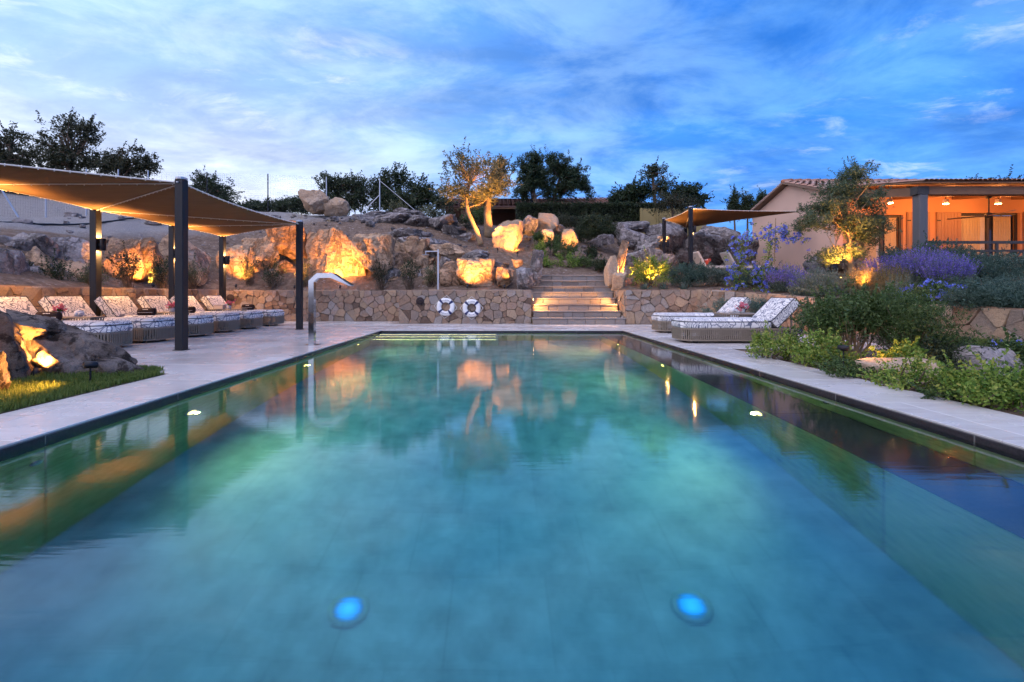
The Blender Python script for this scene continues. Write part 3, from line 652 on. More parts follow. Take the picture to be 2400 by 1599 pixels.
# ============================================================ rocks
_ico = {}
def ico(sub):
    if sub not in _ico:
        bm = bmesh.new(); bmesh.ops.create_icosphere(bm, subdivisions=sub, radius=1.0); bm.verts.index_update()
        _ico[sub] = (np.array([v.co[:] for v in bm.verts]), [tuple(v.index for v in f.verts) for f in bm.faces]); bm.free()
    return _ico[sub]
def rockmesh(seed, size, rz=0.0, tilt=(0,0), sub=4, planes=16, rough=0.07, soft=40.0, dmin=0.62, freq=1.7):
    rg = np.random.default_rng(seed); V, Fc = ico(sub)
    N = rg.normal(size=(planes, 3)); N /= np.linalg.norm(N, axis=1)[:,None]
    N = np.vstack([N, np.eye(3), -np.eye(3)]); D = np.append(rg.uniform(dmin, 0.98, planes), rg.uniform(0.8, 1.0, 6))
    dp = V @ N.T; r = D[None]/np.maximum(dp, 0.09)
    r = -np.log(np.exp(-soft*np.minimum(r, 3.0)).sum(1))/soft
    off = Vector(rg.uniform(-50, 50, 3))
    fr = np.array([noise.fractal(Vector(v)*freq+off, 0.9, 2.1, 5) for v in V])
    rd = np.array([abs(noise.noise(Vector(v)*freq*1.7-off)) for v in V])
    r = r*(1+rough*fr-0.10*np.maximum(0, 0.22-rd)*rough/0.07*1.5)
    P = V*r[:,None]*np.array(size)[None]
    M = Matrix.Rotation(rz, 3, 'Z') @ Matrix.Rotation(tilt[0], 3, 'X') @ Matrix.Rotation(tilt[1], 3, 'Y')
    P = P @ np.array(M).T
    return P, Fc
def rock(name, parent, loc, size, seed, mat, rz=None, tilt=None, sub=4, **kw):
    rg = random.Random(seed); rz = rg.uniform(0, 6.3) if rz is None else rz; tilt = (rg.uniform(-.25,.25), rg.uniform(-.25,.25)) if tilt is None else tilt
    P, Fc = rockmesh(seed, size, rz, tilt, sub, **kw)
    if parent is not None: P = P + np.array(loc) - np.array(parent.location)
    m_ = MB(); m_.v = [tuple(p) for p in P]; m_.f = Fc
    o = m_.build(name, mat, parent, smooth=True, fix=False)
    try: o.data.set_sharp_from_angle(angle=rad(28))
    except Exception: pass
    if parent is None: o.location = loc
    return o
def boulder(label, loc, size, seed, mat, **kw):
    return tag(rock('boulder', None, loc, size, seed, mat, **kw), label, 'boulder')
def outcrop(label, items, seed, mat, jitter=0.0):
    """items: (px, py, Y, half width m, half height m, half depth m) of each rock, all one outcrop"""
    p0 = at(*items[0][:3]); t_ = thing('rock_outcrop', label, 'rock outcrop', (p0.x, p0.y, H(p0.x, p0.y)))
    for i, it in enumerate(items):
        p = at(*it[:3]); rock('rock', t_, p, (it[3], it[5], it[4]), seed*100+i, it[6] if len(it) > 6 else mat, rz=random.Random(seed*7+i).uniform(-.4,.4), sub=4, rough=0.14, dmin=0.45, planes=12, freq=2.2)
    return t_
def scatter(label, X0, X1, Y0, Y1, Z0, Z1, n, smin, smax, seed, mats):
    """a broken rock face: slabs stepping up from (front, low) to (back, high)"""
    rg = random.Random(seed); t_ = thing('rock_outcrop', label, 'rock outcrop', ((X0+X1)/2, (Y0+Y1)/2, Z0))
    for i in range(n):
        f = rg.random(); x = X0+(X1-X0)*((i+rg.random())/n); y = Y0+(Y1-Y0)*f; z = Z0+(Z1-Z0)*f+rg.uniform(-.15,.1)
        s = rg.uniform(smin, smax); rock('rock', t_, (x, y+0.25*s, z), (s*rg.uniform(.8,1.3), s*rg.uniform(.6,.9), s*rg.uniform(.7,1.2)), seed*131+i, mats[0] if rg.random() < 0.72 else mats[1], sub=4, rough=0.13, dmin=0.42, planes=12, freq=2.2)
    return t_
def scatter_left(label, Y0, Y1, n, seed):
    rg = random.Random(seed); t_ = thing('rock_outcrop', label, 'rock outcrop', (-11, (Y0+Y1)/2, 1.0))
    for i in range(n):
        f = rg.random(); y = Y0+(Y1-Y0)*((i+rg.random())/n); x = -11.0-2.0*f; z = 1.15+1.25*f
        s = rg.uniform(.4, .95); rock('rock', t_, (x-0.2*s, y, z), (s*rg.uniform(.6,.9), s*rg.uniform(.8,1.4), s*rg.uniform(.7,1.1)), seed*131+i, CLIFF if rg.random() < 0.55 else GREYROCK, sub=4, rough=0.13, dmin=0.42, planes=12, freq=2.2)
    return t_
scatter_left('pale rock face above the wall behind the left sail posts', 8.6, 15.8, 30, 1)
scatter('broken brown rock face between the far sail posts', -10.2, -7.2, 17.0, 18.2, 1.2, 2.8, 32, .35, .85, 2, (CLIFF, GREYROCK))
scatter('jagged brown rocks between the big lit boulder and the far sail post', -7.6, -4.2, 17.5, 18.8, 2.2, 3.1, 16, .3, .6, 4, (CLIFF, GREYROCK))
scatter('broken tan rock face behind the shower', -4.3, -1.8, 16.4, 18.0, 1.05, 2.6, 28, .3, .75, 3, (CLIFF, GREYROCK))
for k, (px, py, Y, a, b_, c_, mt, lab) in enumerate([
    (790,622,17.05,1.25,1.45,.8,CLIFF,'big smooth tan boulder lit orange above the chrome spout'),
    (665,560,17.2,.75,.75,.6,CLIFF,'tan boulder lit orange high beside the front sail post'),
    (880,600,16.9,.85,1.0,.7,CLIFF,'leaning tan slab right of the big lit boulder'),
    (1115,640,15.9,.75,.62,.6,CLIFF,'smooth boulder lit bright orange just above the life rings'),
    (1180,650,15.7,.42,.48,.4,CLIFF,'small rough boulder lit orange left of the standing stones'),
    (1060,655,16.2,.5,.75,.5,CLIFF,'dark leaning slab left of the lit boulder by the shower'),
    (1255,628,15.3,.22,.62,.25,GREYROCK,'tall grey standing stone at the left of the upper steps'),
    (1232,655,15.0,.30,.44,.3,GREYROCK,'squat grey standing stone in front of the tall one'),
    (1212,617,15.9,.24,.22,.25,CLIFF,'small brown stone behind the standing stones'),
    (1192,555,19.8,.75,.72,.6,TANROCK,'largest lit boulder on the soil slope left of the bushes'),
    (1238,528,20.6,.45,.55,.45,GREYROCK,'grey pointed boulder just behind the largest lit one'),
    (1285,525,21.2,.55,.5,.45,TANROCK,'half lit boulder in the middle of the upper row'),
    (1282,555,20.4,.42,.40,.4,TANROCK,'low lit boulder in front of the middle of the row'),
    (1336,562,19.6,.42,.50,.4,TANROCK,'upright lit boulder at the right end of the row'),
    (1310,540,21.5,.5,.35,.4,GREYROCK,'low grey boulder behind the upright lit one'),
    (1418,563,20.2,.65,.33,.4,GREYROCK,'pale flat boulder on the soil below the dark round bush'),
    (745,478,22.6,.75,.72,.7,TANROCK,'round boulder with a hole on the ridge, left one of the pair'),
    (795,485,22.8,.62,.58,.6,TANROCK,'blunt boulder on the ridge, right one of the pair'),
    (342,628,13.9,.60,.95,.6,CLIFF,'rock face lit orange left of the middle sail post'),
    (283,615,13.0,.62,.85,.6,CLIFF,'brown rock face just right of the nearest back sail post'),
    (430,610,15.5,.85,1.0,.7,CLIFF,'jagged brown rock face between the two far back sail posts'),
    (548,622,17.0,.80,1.0,.6,CLIFF,'rock face lit orange beside the farthest sail post'),
    (612,605,17.3,.75,1.05,.6,CLIFF,'tall brown rock left of the slim front sail post'),
    (170,612,12.2,.75,.75,.6,GREYROCK,'pale grey rock face left of the nearest back sail post'),
    (75,602,11.8,.85,.75,.6,GREYROCK,'pale grey rock face at the left edge above the wall')]):
    if k in (18,19,20,21,22,23,24): py += 0
    p = at(px, py, Y); boulder(lab, p, (a, c_, b_), 300+k, mt, rz=random.Random(k).uniform(-.3,.3), tilt=(0.0, random.Random(k+9).uniform(-.15,.15)), sub=5 if k < 4 or k in (9,16,17) else 4, planes=11, rough=0.11, dmin=0.55, freq=2.0)
# two rough hollowed trunks of rock at the right of the upper steps
for k, (px, py, Y, a, b_, lab) in enumerate([(1455,612,15.5,.20,.85,'tall pointed rock blade lit from behind at the right of the steps'),(1436,640,15.2,.26,.62,'hollowed brown rock standing left of the tall blade'),(1452,658,14.9,.26,.36,'round brown stone at the foot of the rock blade')]):
    boulder(lab, at(px, py, Y), (a, .24, b_), 360+k, TANROCK if k else CLIFF, rz=0.2, tilt=(0, [0.16,-0.12,0][k]), sub=4, planes=11, rough=0.09, dmin=0.6)
outcrop('grey lichen rock slab sloping down beside the lit tree', [(1000,575,18.6,1.5,.42,.9,GREYROCK),(1070,600,17.8,1.2,.38,.7,CLIFF),(1110,605,17.2,.95,.30,.6,GREYROCK),(960,555,20,1.2,.5,.8,GREYROCK),(1150,630,16.6,.9,.3,.6,GREYROCK)], 11, GREYROCK)
outcrop('knobbly grey rocks along the ridge left of the lit tree', [(860,515,22.5,.9,.35,.6),(925,512,22.3,1.1,.42,.8),(985,520,22,.9,.45,.7),(1030,525,21.5,.8,.42,.6),(890,505,23.5,.9,.3,.6),(1060,548,20.8,.9,.4,.6),(955,505,23.5,1,.4,.7),(1095,560,20.4,.6,.3,.5),(815,520,22,.6,.25,.5)], 12, GREYROCK)
outcrop('long jumble of grey rocks behind the small sail', [(1455,545,21.5,.8,.5,.6),(1495,560,21,.9,.6,.6),(1540,585,20.5,1.0,.7,.7),(1500,610,19.3,.8,.5,.6),(1580,560,21.8,1.0,.8,.7),(1640,570,21.8,1.1,.95,.7),(1625,600,20.8,.9,.6,.6),(1690,590,21.2,1.0,.75,.7),(1735,600,20.8,.8,.6,.6),(1680,555,23,1.1,.6,.7),(1475,530,23.5,1.0,.4,.6),(1550,545,23.5,1.2,.5,.7),(1560,620,19,.8,.45,.6),(1720,625,20,.6,.45,.5)], 13, GREYROCK)
outcrop('brown rock mound at the foot of the olive tree by the house', [(1940,612,13.6,.65,.42,.5,GREYROCK),(1905,625,13.4,.45,.35,.4,GREYROCK),(1975,622,13.6,.55,.45,.45,CLIFF)], 14, CLIFF)
for k in range(170):           # loose stones on the slopes
    rg = random.Random(900+k); u = rg.random()
    if u < .62: x, y = rg.uniform(-11.5, -1.0), rg.uniform(17.2, 23.2)
    elif u < .85: x, y = rg.uniform(1, 6.5), rg.uniform(16.8, 23)
    else: x, y = rg.uniform(-17, -11), rg.uniform(11, 19)
    s = rg.uniform(.04, .13)*(2.0 if rg.random() < .12 else 1.0); z = H(x, y)+s*.25
    if k == 0: stones = []
    P, Fc = rockmesh(900+k, (s*1.3, s, s*.75), rg.uniform(0,6), (0,0), 2, planes=9, rough=.05); stones.append((P+np.array((x,y,z)), Fc))
m_ = MB()
for P, Fc in stones: m_.add([tuple(p) for p in P], Fc)
tag(m_.build('loose_stones', GREYROCK, fix=False), 'small loose stones strewn over the soil slopes', 'stones', kind='stuff')
# big lichen boulders on the grass at the left, split by a lit gap
def bigrock(lab, loc, size, seed, rz, tilt, **kw): return boulder(lab, loc, size, seed, LICHEN, rz=rz, tilt=tilt, sub=5, planes=12, rough=.10, dmin=.60, freq=2.4, **kw)
bigrock('large dark lichen boulder at the left edge, left of the lit gap', (-5.50,4.80,.26), (.58,.46,.66), 401, .3, (0,.16))
bigrock('large lichen boulder sloping down to the right of the lit gap', (-4.98,5.42,.03), (.74,.40,.46), 421, -.20, (0,.36))
bigrock('lichen slab leaning over the top of the lit gap', (-5.40,5.32,.47), (.40,.30,.20), 431, -.3, (0,.30))
bigrock('low lichen boulder in the grass at the left picture edge', (-4.72,4.02,.10), (.34,.24,.32), 403, .1, (0,0))
boulder('small brown rock at the foot of the lichen boulder', (-4.25,5.15,.02), (.28,.2,.16), 404, LICHEN, rz=.3, tilt=(0,.2))
# rocks in the right-hand bed
boulder('flat slab of rock lit orange between the low shrubs', (4.36,5.0,.06), (.42,.24,.17), 411, TANROCK, rz=-.1, tilt=(0,.04), planes=9)
boulder('grey domed boulder below the lawn at the right', (5.45,5.1,.04), (.36,.30,.30), 412, GREYROCK, rz=.2, tilt=(0,.1))
boulder('small grey stone beside the paving at the right', (4.35,4.35,.0), (.22,.16,.10), 413, GREYROCK, rz=.2)
# ============================================================ uplights
def spike(loc, d, power, label, angle=70, h=0.16, color=WARM, blend=0.7, rad_=0.03):
    loc = Vector(loc); t_ = thing('spike_light', label, 'garden lamp', loc, 0, 'garden spike lights'); d = Vector(d).normalized()
    q = d.to_track_quat('Z','Y').to_matrix()
    m_ = MB(); m_.tube([(0,0,-.10),(0,0,h-.02)], .009, 6); m_.box((0,0,0), (.05,.05,.012)); m_.build('stake', ANTH, t_)
    m_ = MB(); m_.lathe([(.018,-.06),(.034,-.05),(.036,.05),(.030,.05),(.028,.035)], (0,0,h), 12, q); m_.build('head', ANTH, t_, True)
    m_ = MB(); m_.lathe([(.029,.030),(.02,.036)], (0,0,h), 12, q); m_.build('lens', LENS, t_)
    spot('spike_light_beam', loc+Vector((0,0,h))+d*.06, d, power, angle, blend, rad_, t_, color)
    return t_
def on(x, y, dz=0): return Vector((x, y, H(x, y)+dz))
def pxg(px, Y): x = (px-CX)*Y/F; return Vector((x, Y, H(x, Y)))
for px, Y, d, pw, lab, an in [
    (358,12.75,(-.7,.15,.9),230,'spike light on the rock left of the middle sail post',95),
    (553,15.72,(-.10,.5,1),260,'spike light behind the wall by the farthest sail post',100),
    (797,15.70,(-.08,.6,.9),420,'spike light at the foot of the big lit boulder',105),
    (690,15.75,(-.2,.6,1),160,'spike light low behind the slim front sail post',90),
    (1096,14.72,(.2,.7,.8),230,'spike light left under the boulder above the life rings',95),
    (1182,14.8,(.0,.5,1),110,'spike light under the small boulder by the standing stones',90),
    (1213,18.5,(-.25,.8,.7),230,'spike light in front of the largest boulder on the slope',85),
    (1290,19.2,(-.05,.6,1),130,'spike light in front of the middle boulders of the row',85),
    (1340,18.5,(-.02,.6,.8),130,'spike light in front of the upright boulder',80),
    (1166,18.9,(-1.0,.7,2.7),2000,'spike light under the lit tree on the slope',75),
    (1182,20.5,(-.5,.9,2.2),900,'spike light at the foot of the thick tree trunk',70),
    (1105,17.6,(.2,.5,.5),110,'spike light on the rock slab below the lit tree',100),
    (1492,15.25,(-.75,.1,.7),260,'spike light behind the pointed rock blade',90),
    (1985,11.7,(.15,.45,1),900,'spike light in the grasses under the olive tree',70),
    (2025,11.2,(.0,.3,1),160,'spike light under the pale ornamental grass',100)]:
    p = pxg(px, Y); p.z = max(p.z, 1.0 if Y < 16.2 and px < 1300 else p.z); spike(p, d, pw*(1.0 if 'tree' in lab else 2.0), lab, an)
spike(pxg(1268,16.6), (-.2,-.5,.35), 20, 'small glaring lamp at the top left of the steps', 120)
spike(pxg(1527,14.9), (.0,.15,1), 600, 'small glaring lamp inside the yellow lit bush', 130)
spike((-4.06,4.52,.0), (-.60,-.76,.12), 90, 'spike light standing in the grass beside the lichen boulder', 130, .20)
spike((-5.02,4.93,-.03), (.05,.35,.9), 130, 'lamp hidden in the gap between the lichen boulders', 140, .08)
spike((4.10,5.42,.0), (.45,-.5,-.05), 26, 'lamp hidden in the shrubs above the flat lit slab', 140, .26)
spike((6.35,9.6,.0), (.75,.4,.55), 120, 'lamp hidden behind the shrubs lighting the stone wall', 110, .12)
spike((6.15,12.1,.0), (-.1,.75,.5), 18, 'lamp low in the corner of the angled stone wall', 90, .12)
# ============================================================ shade sails
def post(label, x, y, z0, z1, w, lamp=None, group='posts of the large sail', extra=None):
    t_ = thing('sail_post', label, 'post', (x, y, z0), 0, group)
    m_ = MB(); m_.box((0,0,(z1-z0)/2), (w,w,z1-z0), None, .008); m_.build('shaft', ANTH, t_)
    m_ = MB(); m_.lathe([(w*.62,0),(w*.62,.03),(w*.3,.045)], (0,0,z1-z0), 12); m_.tube([(0,-w*.8,z1-z0-.06),(0,w*.8,z1-z0-.06)], .012, 6); m_.build('cap', STEEL, t_)
    m_ = MB(); m_.box((0,0,.006), (w*1.25,w*1.25,.012)); m_.build('base_plate', ANTH, t_)
    if lamp:
        d, zl = Vector(lamp[0]), lamp[1]-z0; c = d*(w/2+.085)
        la = thing('post_lamp', lamp[2], 'wall lamp', (x+c.x, y+c.y, z0+zl), 0, 'up-and-down lamps on the sail posts')
        m_ = MB(); m_.lathe([(.052,-.125),(.055,-.12),(.055,.12),(.052,.125),(.046,.10)], n=14); m_.build('body', ANTH, la, True)
        m_ = MB(); m_.bar((0,0,0), -d*.085, .05, .05); m_.build('bracket', ANTH, la)
        for s in (-1, 1):
            m_ = MB(); m_.lathe([(.046,s*.10),(.044,s*.104)], n=14); m_.build('lens', LENS, la)
            spot('post_lamp_light', Vector(la.location)+Vector((0,0,s*.13)), (-d.x*.30, -d.y*.30, s), lamp[3], 165, .5, .03, la, (1.0, 0.46, 0.125))
    return t_
ZP = 2.75
FA, FB = (-5.13, 7.35), (-5.11, 11.65)
BK = [(-8.6, 5.1), (-8.6, 7.4), (-8.6, 9.7), (-8.6, 12.0), (-8.6, 14.15)]
post('tall dark sail post standing nearest on the deck, in front of the loungers', FA[0], FA[1], 0, ZP, .135)
post('slim dark sail post farther along the deck, left of the chrome spout', FB[0], FB[1], 0, ZP, .135)
bl = [None, 'back sail post outside the frame on the left', 'back sail post by the wall behind the nearest loungers', 'back sail post by the wall, half hidden by the tall front post', 'back sail post by the wall farthest from the camera']
for k, (x, y) in enumerate(BK):
    if k == 0: continue
    post(bl[k], x, y, 0, ZP, .145, ((1,0,0), 1.96, bl[k].replace('back sail post', 'double-ended lamp on the back post'), 135))
post('last back sail post outside the frame on the left', BK[0][0], BK[0][1], 0, ZP, .145)
def edge_curve(a, b, inward, n=14, pull=0.05, sag=0.03):
    a, b = Vector(a), Vector(b); L = (b-a).length; iw = Vector(inward); pts = []
    for i in range(n+1):
        t = i/n; k = 4*t*(1-t); pts.append(a.lerp(b, t)+iw*(pull*L*k)-Vector((0,0,sag*L*k)))
    return pts
def sailpanel(t_, A, B, Cc, pulls, sag=.02, n=12):
    """triangular cloth panel with curved edges; pulls: how far edge AB, BC, CA draws in"""
    A, B, Cc = Vector(A), Vector(B), Vector(Cc); G = (A+B+Cc)/3; vs = []; idx = {}; fs = []
    for i in range(n+1):
        for j in range(n+1-i):
            u, v = i/n, j/n; w = 1-u-v; p = A*w+B*u+Cc*v
            for (a_, b_, o_, pl_) in ((w, u, Cc, pulls[0]), (u, v, A, pulls[1]), (v, w, B, pulls[2])):
                mid = 4*a_*b_; p = p + (o_-p)*pl_*mid
            p.z -= sag*27*u*v*w*(A-B).length; idx[i,j] = len(vs); vs.append(p)
    for i in range(n):
        for j in range(n-i):
            fs.append((idx[i,j], idx[i+1,j], idx[i,j+1]))
            if j < n-i-1: fs.append((idx[i+1,j], idx[i+1,j+1], idx[i,j+1]))
    m_ = MB(); m_.add(vs, fs); o_ = m_.build('cloth_panel', SAIL, t_, True, world=True, fix=False)
    md = o_.modifiers.new('thick', 'SOLIDIFY'); md.thickness = .006
    def edge(kind):
        if kind == 0: return [vs[idx[i,0]] for i in range(n+1)]
        if kind == 1: return [vs[idx[n-j,j]] for j in range(n+1)]
        return [vs[idx[0,n-j]] for j in range(n+1)]
    return o_, edge
def rope(t_, pts, r=.011, lace=True, seed=0):
    m_ = MB(); m_.tube(pts, r, 6); m_.build('edge_rope', ROPE, t_, world=True)
    if lace:
        m_ = MB(); tot = 0
        for a, b in zip(pts[:-1], pts[1:]):
            L = (b-a).length; k = max(1, int(L/.16))
            for i in range(k):
                p = a.lerp(b, (i+.5)/k); m_.tube([p+Vector((0,0,.018)), p+Vector((0,0,-.024))], .007, 5)
        m_.build('lacing', ROPE, t_, world=True, kind='stuff')
t_ = thing('shade_sail', 'large brown shade sail over the row of loungers at the left', 'shade sail', (-7, 9.5, 0))
z = ZP-.05
a3 = lambda p, dz=0: (p[0], p[1], z+dz)
PANELS = [(FA, BK[1], BK[0], (.0,.03,.035)), (FA, BK[2], BK[1], (0,.035,0)), (FA, FB, BK[2], (.055,0,0)), (FB, BK[3], BK[2], (0,.035,0)), (FB, BK[4], BK[3], (.035,.03,0))]
for A_, B_, C_, pu in PANELS:
    o_, ed = sailpanel(t_, a3(A_), a3(B_), a3(C_), pu, sag=.012)
    for k in range(3):
        if pu[k] > 0: rope(t_, ed(k))
    if (A_, B_) in ((FA, BK[1]), (FA, BK[2]), (FB, BK[3])): rope(t_, [p+Vector((0,0,-.012)) for p in ed(0)], .010)
    if (A_, B_) == (FA, FB): rope(t_, [p+Vector((0,0,-.012)) for p in ed(1)], .010)
# small sail at the right, tied to the house
g2 = 'posts of the small sail'
R1, R2, R3 = (7.10, 19.6), (7.15, 17.0), (9.0, 22.0)
post('thin dark post at the left corner of the small sail', *R1, 1.5, 4.15, .13, ((1,0,0), 3.05, 'lamp on the left corner post of the small sail', 70), g2)
post('dark post at the front corner of the small sail', *R2, 1.4, 4.15, .13, ((1,0,0), 3.33, 'lamp high on the front post of the small sail', 70), g2)
post('thin dark post at the rear corner of the small sail', *R3, 1.6, 4.15, .13, ((1,0,0), 2.95, 'lamp on the rear post of the small sail', 90), g2)
t_ = thing('shade_sail', 'small brown shade sail beside the house at the right', 'shade sail', (9, 19, 1.5))
W4 = (12.30, 18.4, 4.26)
o_, ed = sailpanel(t_, (*R2,4.1), (*R1,4.1), (*R3,4.1), (.06,.08,0), .0); rope(t_, ed(0)); rope(t_, ed(1))
o_, ed = sailpanel(t_, (*R2,4.1), (*R3,4.1), W4, (0,.05,.04), .006); rope(t_, ed(1)); rope(t_, ed(2)); rope(t_, [p+Vector((0,0,-.012)) for p in ed(0)], .009)
# ============================================================ loungers
def lounger_proto(angle):
    L, Wd, ch = 2.07, .74, .14
    root = thing('sun_lounger', 'x', 'sun lounger', (0,0,0), 0)
    fp = [(ch,0),(L,0),(L,Wd),(ch,Wd),(0,Wd-ch),(0,ch)]        # plan, foot end at x=0 with cut corners
    def inset(k): return [(min(max(x, k), L-k), min(max(y, k), Wd-k)) for x, y in fp]
    m_ = MB(); m_.prism(inset(0), .045, .068); m_.prism(inset(0), .252, .276); m_.build('frame', TAUPEM, root)
    m_ = MB()
    for x in (.25, L-.25):
        for y in (.12, Wd-.12): m_.box((x,y,.022), (.07,.07,.045))
    m_.build('feet', ANTH, root)
    m_ = MB()
    for i in range(6):
        a, b = Vector((*fp[i],0)), Vector((*fp[(i+1)%6],0)); d = b-a; k = int(d.length/.035)
        for q in range(k):
            p = a+d*((q+.5)/k); ang = math.atan2(d.y, d.x); m_.box((p.x,p.y,.16), (.022,.010,.186), ang)
    m_.build('rope_slats', TAUPE, root, kind='stuff')
    m_ = MB(); m_.prism(inset(.03), .07, .075); m_.build('under_tray', TAUPEM, root)
    # mattress: rounded slab with crowned top
    ML = 1.58
    def slab(poly_fn, nx_, ny_, z0, z1, crown):
        pass
    bm = bmesh.new(); bmesh.ops.create_grid(bm, x_segments=30, y_segments=14, size=.5)
    vs = [(v.co.x+.5, v.co.y+.5) for v in bm.verts]; fs = [tuple(v.index for v in f.verts) for f in bm.faces]; bm.free()
    def warp(u, v):
        x = ML*u; y = .01+(Wd-.02)*v
        lim = max(0.0, ch - x)       # cut corners
        y = min(max(y, .01+lim), Wd-.01-lim) if lim > 0 else y
        return x, y
    top = []; 
    rg = random.Random(3)
    for (u, v) in vs:
        x, y = warp(u, v); e = min(1, min(u*ML, (1-u)*ML, v*Wd, (1-v)*Wd)/.10); e = 1-(1-e)**2
        top.append((x, y, .395+.055*e+.012*noise.noise((x*3,y*4,0))*e+.0))
    ring = [i for i, (u, v) in enumerate(vs) if u < 1e-6 or u > 1-1e-6 or v < 1e-6 or v > 1-1e-6]
    cx_, cy_ = ML/2, Wd/2
    ring.sort(key=lambda i: math.atan2((vs[i][1]-.5), (vs[i][0]-.5)))
    m_ = MB(); m_.v = list(top); m_.f = list(fs); nr = len(ring); base0 = len(m_.v)
    for zz, k in ((.36,.012),(.30,.010),(.278,-.004)):
        for i in ring:
            x, y, _ = top[i]; dx, dy = x-cx_, y-cy_; l_ = math.hypot(dx, dy); m_.v.append((x+dx/l_*k, y+dy/l_*k, zz+.004*noise.noise((x*5,y*5,zz))))
    prev = ring
    for r in range(3):
        cur = [base0+r*nr+i for i in range(nr)]
        for i in range(nr): m_.f.append((prev[i], prev[(i+1)%nr], cur[(i+1)%nr], cur[i]))
        prev = cur
    m_.f.append(tuple(prev)); mt = m_.build('mattress', FABRIC, root, True)
    m_ = MB(); pts = [Vector(top[i])+Vector(((top[i][0]-cx_),(top[i][1]-cy_),0)).normalized()*.004 for i in ring]; pts.append(pts[0]); m_.tube(pts, .008, 5, False); m_.build('piping', PIPING, mt)
    # backrest: inclined thick cushion
    A = rad(angle); bl_, th = .60, .165
    ux, uz = math.cos(A), math.sin(A); px_, pz_ = -math.sin(A), math.cos(A)     # along, and normal (towards the sitter)
    O = Vector((ML+.015+math.sin(A)*th, 0, .29))
    bm = bmesh.new(); bmesh.ops.create_cube(bm, size=1.0); bmesh.ops.subdivide_edges(bm, edges=bm.edges[:], cuts=7, use_grid_fill=True)
    bvs = []
    for v in bm.verts:
        a, b, c = v.co.x+.5, v.co.y+.5, v.co.z+.5
        ea = min(a, 1-a)*bl_; eb = min(b, 1-b)*Wd; k = 1-(1-min(1, min(ea, eb)/.10))**2
        cc = th*c + (.028*k if c > .99 else (-.02*k if c < .01 else 0))
        q = O+Vector((ux,0,uz))*(a*bl_)+Vector((px_,0,pz_))*cc; bvs.append((q.x, .01+b*(Wd-.02), q.z))
    bm.verts.index_update(); bfs = [tuple(v.index for v in f.verts) for f in bm.faces]; bm.free()
    m_ = MB(); m_.add(bvs, bfs); br = m_.build('backrest_cushion', FABRIC, root, True)
    try: br.data.set_sharp_from_angle(angle=rad(50))
    except Exception: pass
    m_ = MB()
    for cc in (0, th):
        c4 = [O+Vector((ux,0,uz))*a+Vector((px_,0,pz_))*cc+Vector((0,.01+b*(Wd-.02),0)) for a, b in ((0,0),(bl_,0),(bl_,1),(0,1),(0,0))]; m_.tube(c4, .008, 5, False)
    m_.build('piping', PIPING, br)
    m_ = MB(); m_.bar(O+Vector((-.02,.1,-.05)), O+Vector((ux*.5,.1,uz*.5))-Vector((px_,0,pz_))*.03, .03); m_.bar(O+Vector((-.02,Wd-.1,-.05)), O+Vector((ux*.5,Wd-.1,uz*.5))-Vector((px_,0,pz_))*.03, .03)
    m_.bar(O+Vector((ux*.4,.1,uz*.4))-Vector((px_,0,pz_))*.03, (L-.05,.1,.26), .025); m_.bar(O+Vector((ux*.4,Wd-.1,uz*.4))-Vector((px_,0,pz_))*.03, (L-.05,Wd-.1,.26), .025); m_.bar(O+Vector((ux*.5,.1,uz*.5))-Vector((px_,0,pz_))*.03, O+Vector((ux*.5,Wd-.1,uz*.5))-Vector((px_,0,pz_))*.03, .03); m_.build('backrest_frame', TAUPEM, root)
    return root
LP = lounger_proto(52)
ords = ['nearest the boulder', 'second from the boulder', 'third from the boulder', 'fourth from the boulder', 'fifth from the boulder', 'farthest from the camera']
for k, y0 in enumerate((7.22, 8.32, 9.42, 10.55, 11.63, 12.78)):
    o_ = LP if k == 0 else copy_tree(LP)
    o_.location = (-6.33+random.Random(k).uniform(-.04,.04), y0+.74, 0); o_.rotation_euler.z = math.pi+random.Random(k+40).uniform(-.03,.03)            # foot towards the pool
    tag(o_, 'patterned white lounger under the big sail, %s' % ords[k], 'sun lounger', 'sun loungers in a row under the large sail')
RP = lounger_proto(45)
for k, (x, y, lab) in enumerate(((3.38,8.31,'patterned white lounger on the right of the pool, the nearer of the two'),(3.72,10.5,'patterned white lounger on the right of the pool, the farther of the two'))):
    o_ = RP if k == 0 else copy_tree(RP); o_.location = (x, y, 0); tag(o_, lab, 'sun lounger', 'pair of sun loungers on the right')
def side_table(x0, x1, y0, y1, z, label):
    t_ = thing('side_table', label, 'side table', ((x0+x1)/2, (y0+y1)/2, 0), 0, 'slatted side tables'); w, d = x1-x0, y1-y0
    m_ = MB(); m_.box((0,0,z-.0125), (w,d,.025), None, .006); m_.build('top', TAUPEM, t_)
    m_ = MB()
    for s in (-1,1):
        k = int(w/.05)
        for i in range(k+1): m_.box((-w/2+.03+(w-.06)*i/k, s*(d/2-.02), z-.075), (.014,.01,.10))
        k = int(d/.05)
        for i in range(k+1): m_.box((s*(w/2-.02), -d/2+.03+(d-.06)*i/k, z-.075), (.01,.014,.10))
    m_.build('rope_slats', TAUPE, t_, kind='stuff')
    m_ = MB(); m_.box((0,0,z-.135), (w,d,.02)); m_.build('lower_rim', TAUPEM, t_)
    for sx in (-1,1):
        for sy in (-1,1): m_ = MB(); m_.bar((sx*(w/2-.03),sy*(d/2-.03),0), (sx*(w/2-.03),sy*(d/2-.03),z-.13), .03); m_.build('leg', TAUPEM, t_)
    return t_
side_table(-8.18,-7.16,7.99,8.29,.50,'narrow side table between the two nearest loungers at the left'); side_table(-8.05,-7.12,10.19,10.50,.50,'narrow side table between the middle pair of loungers')
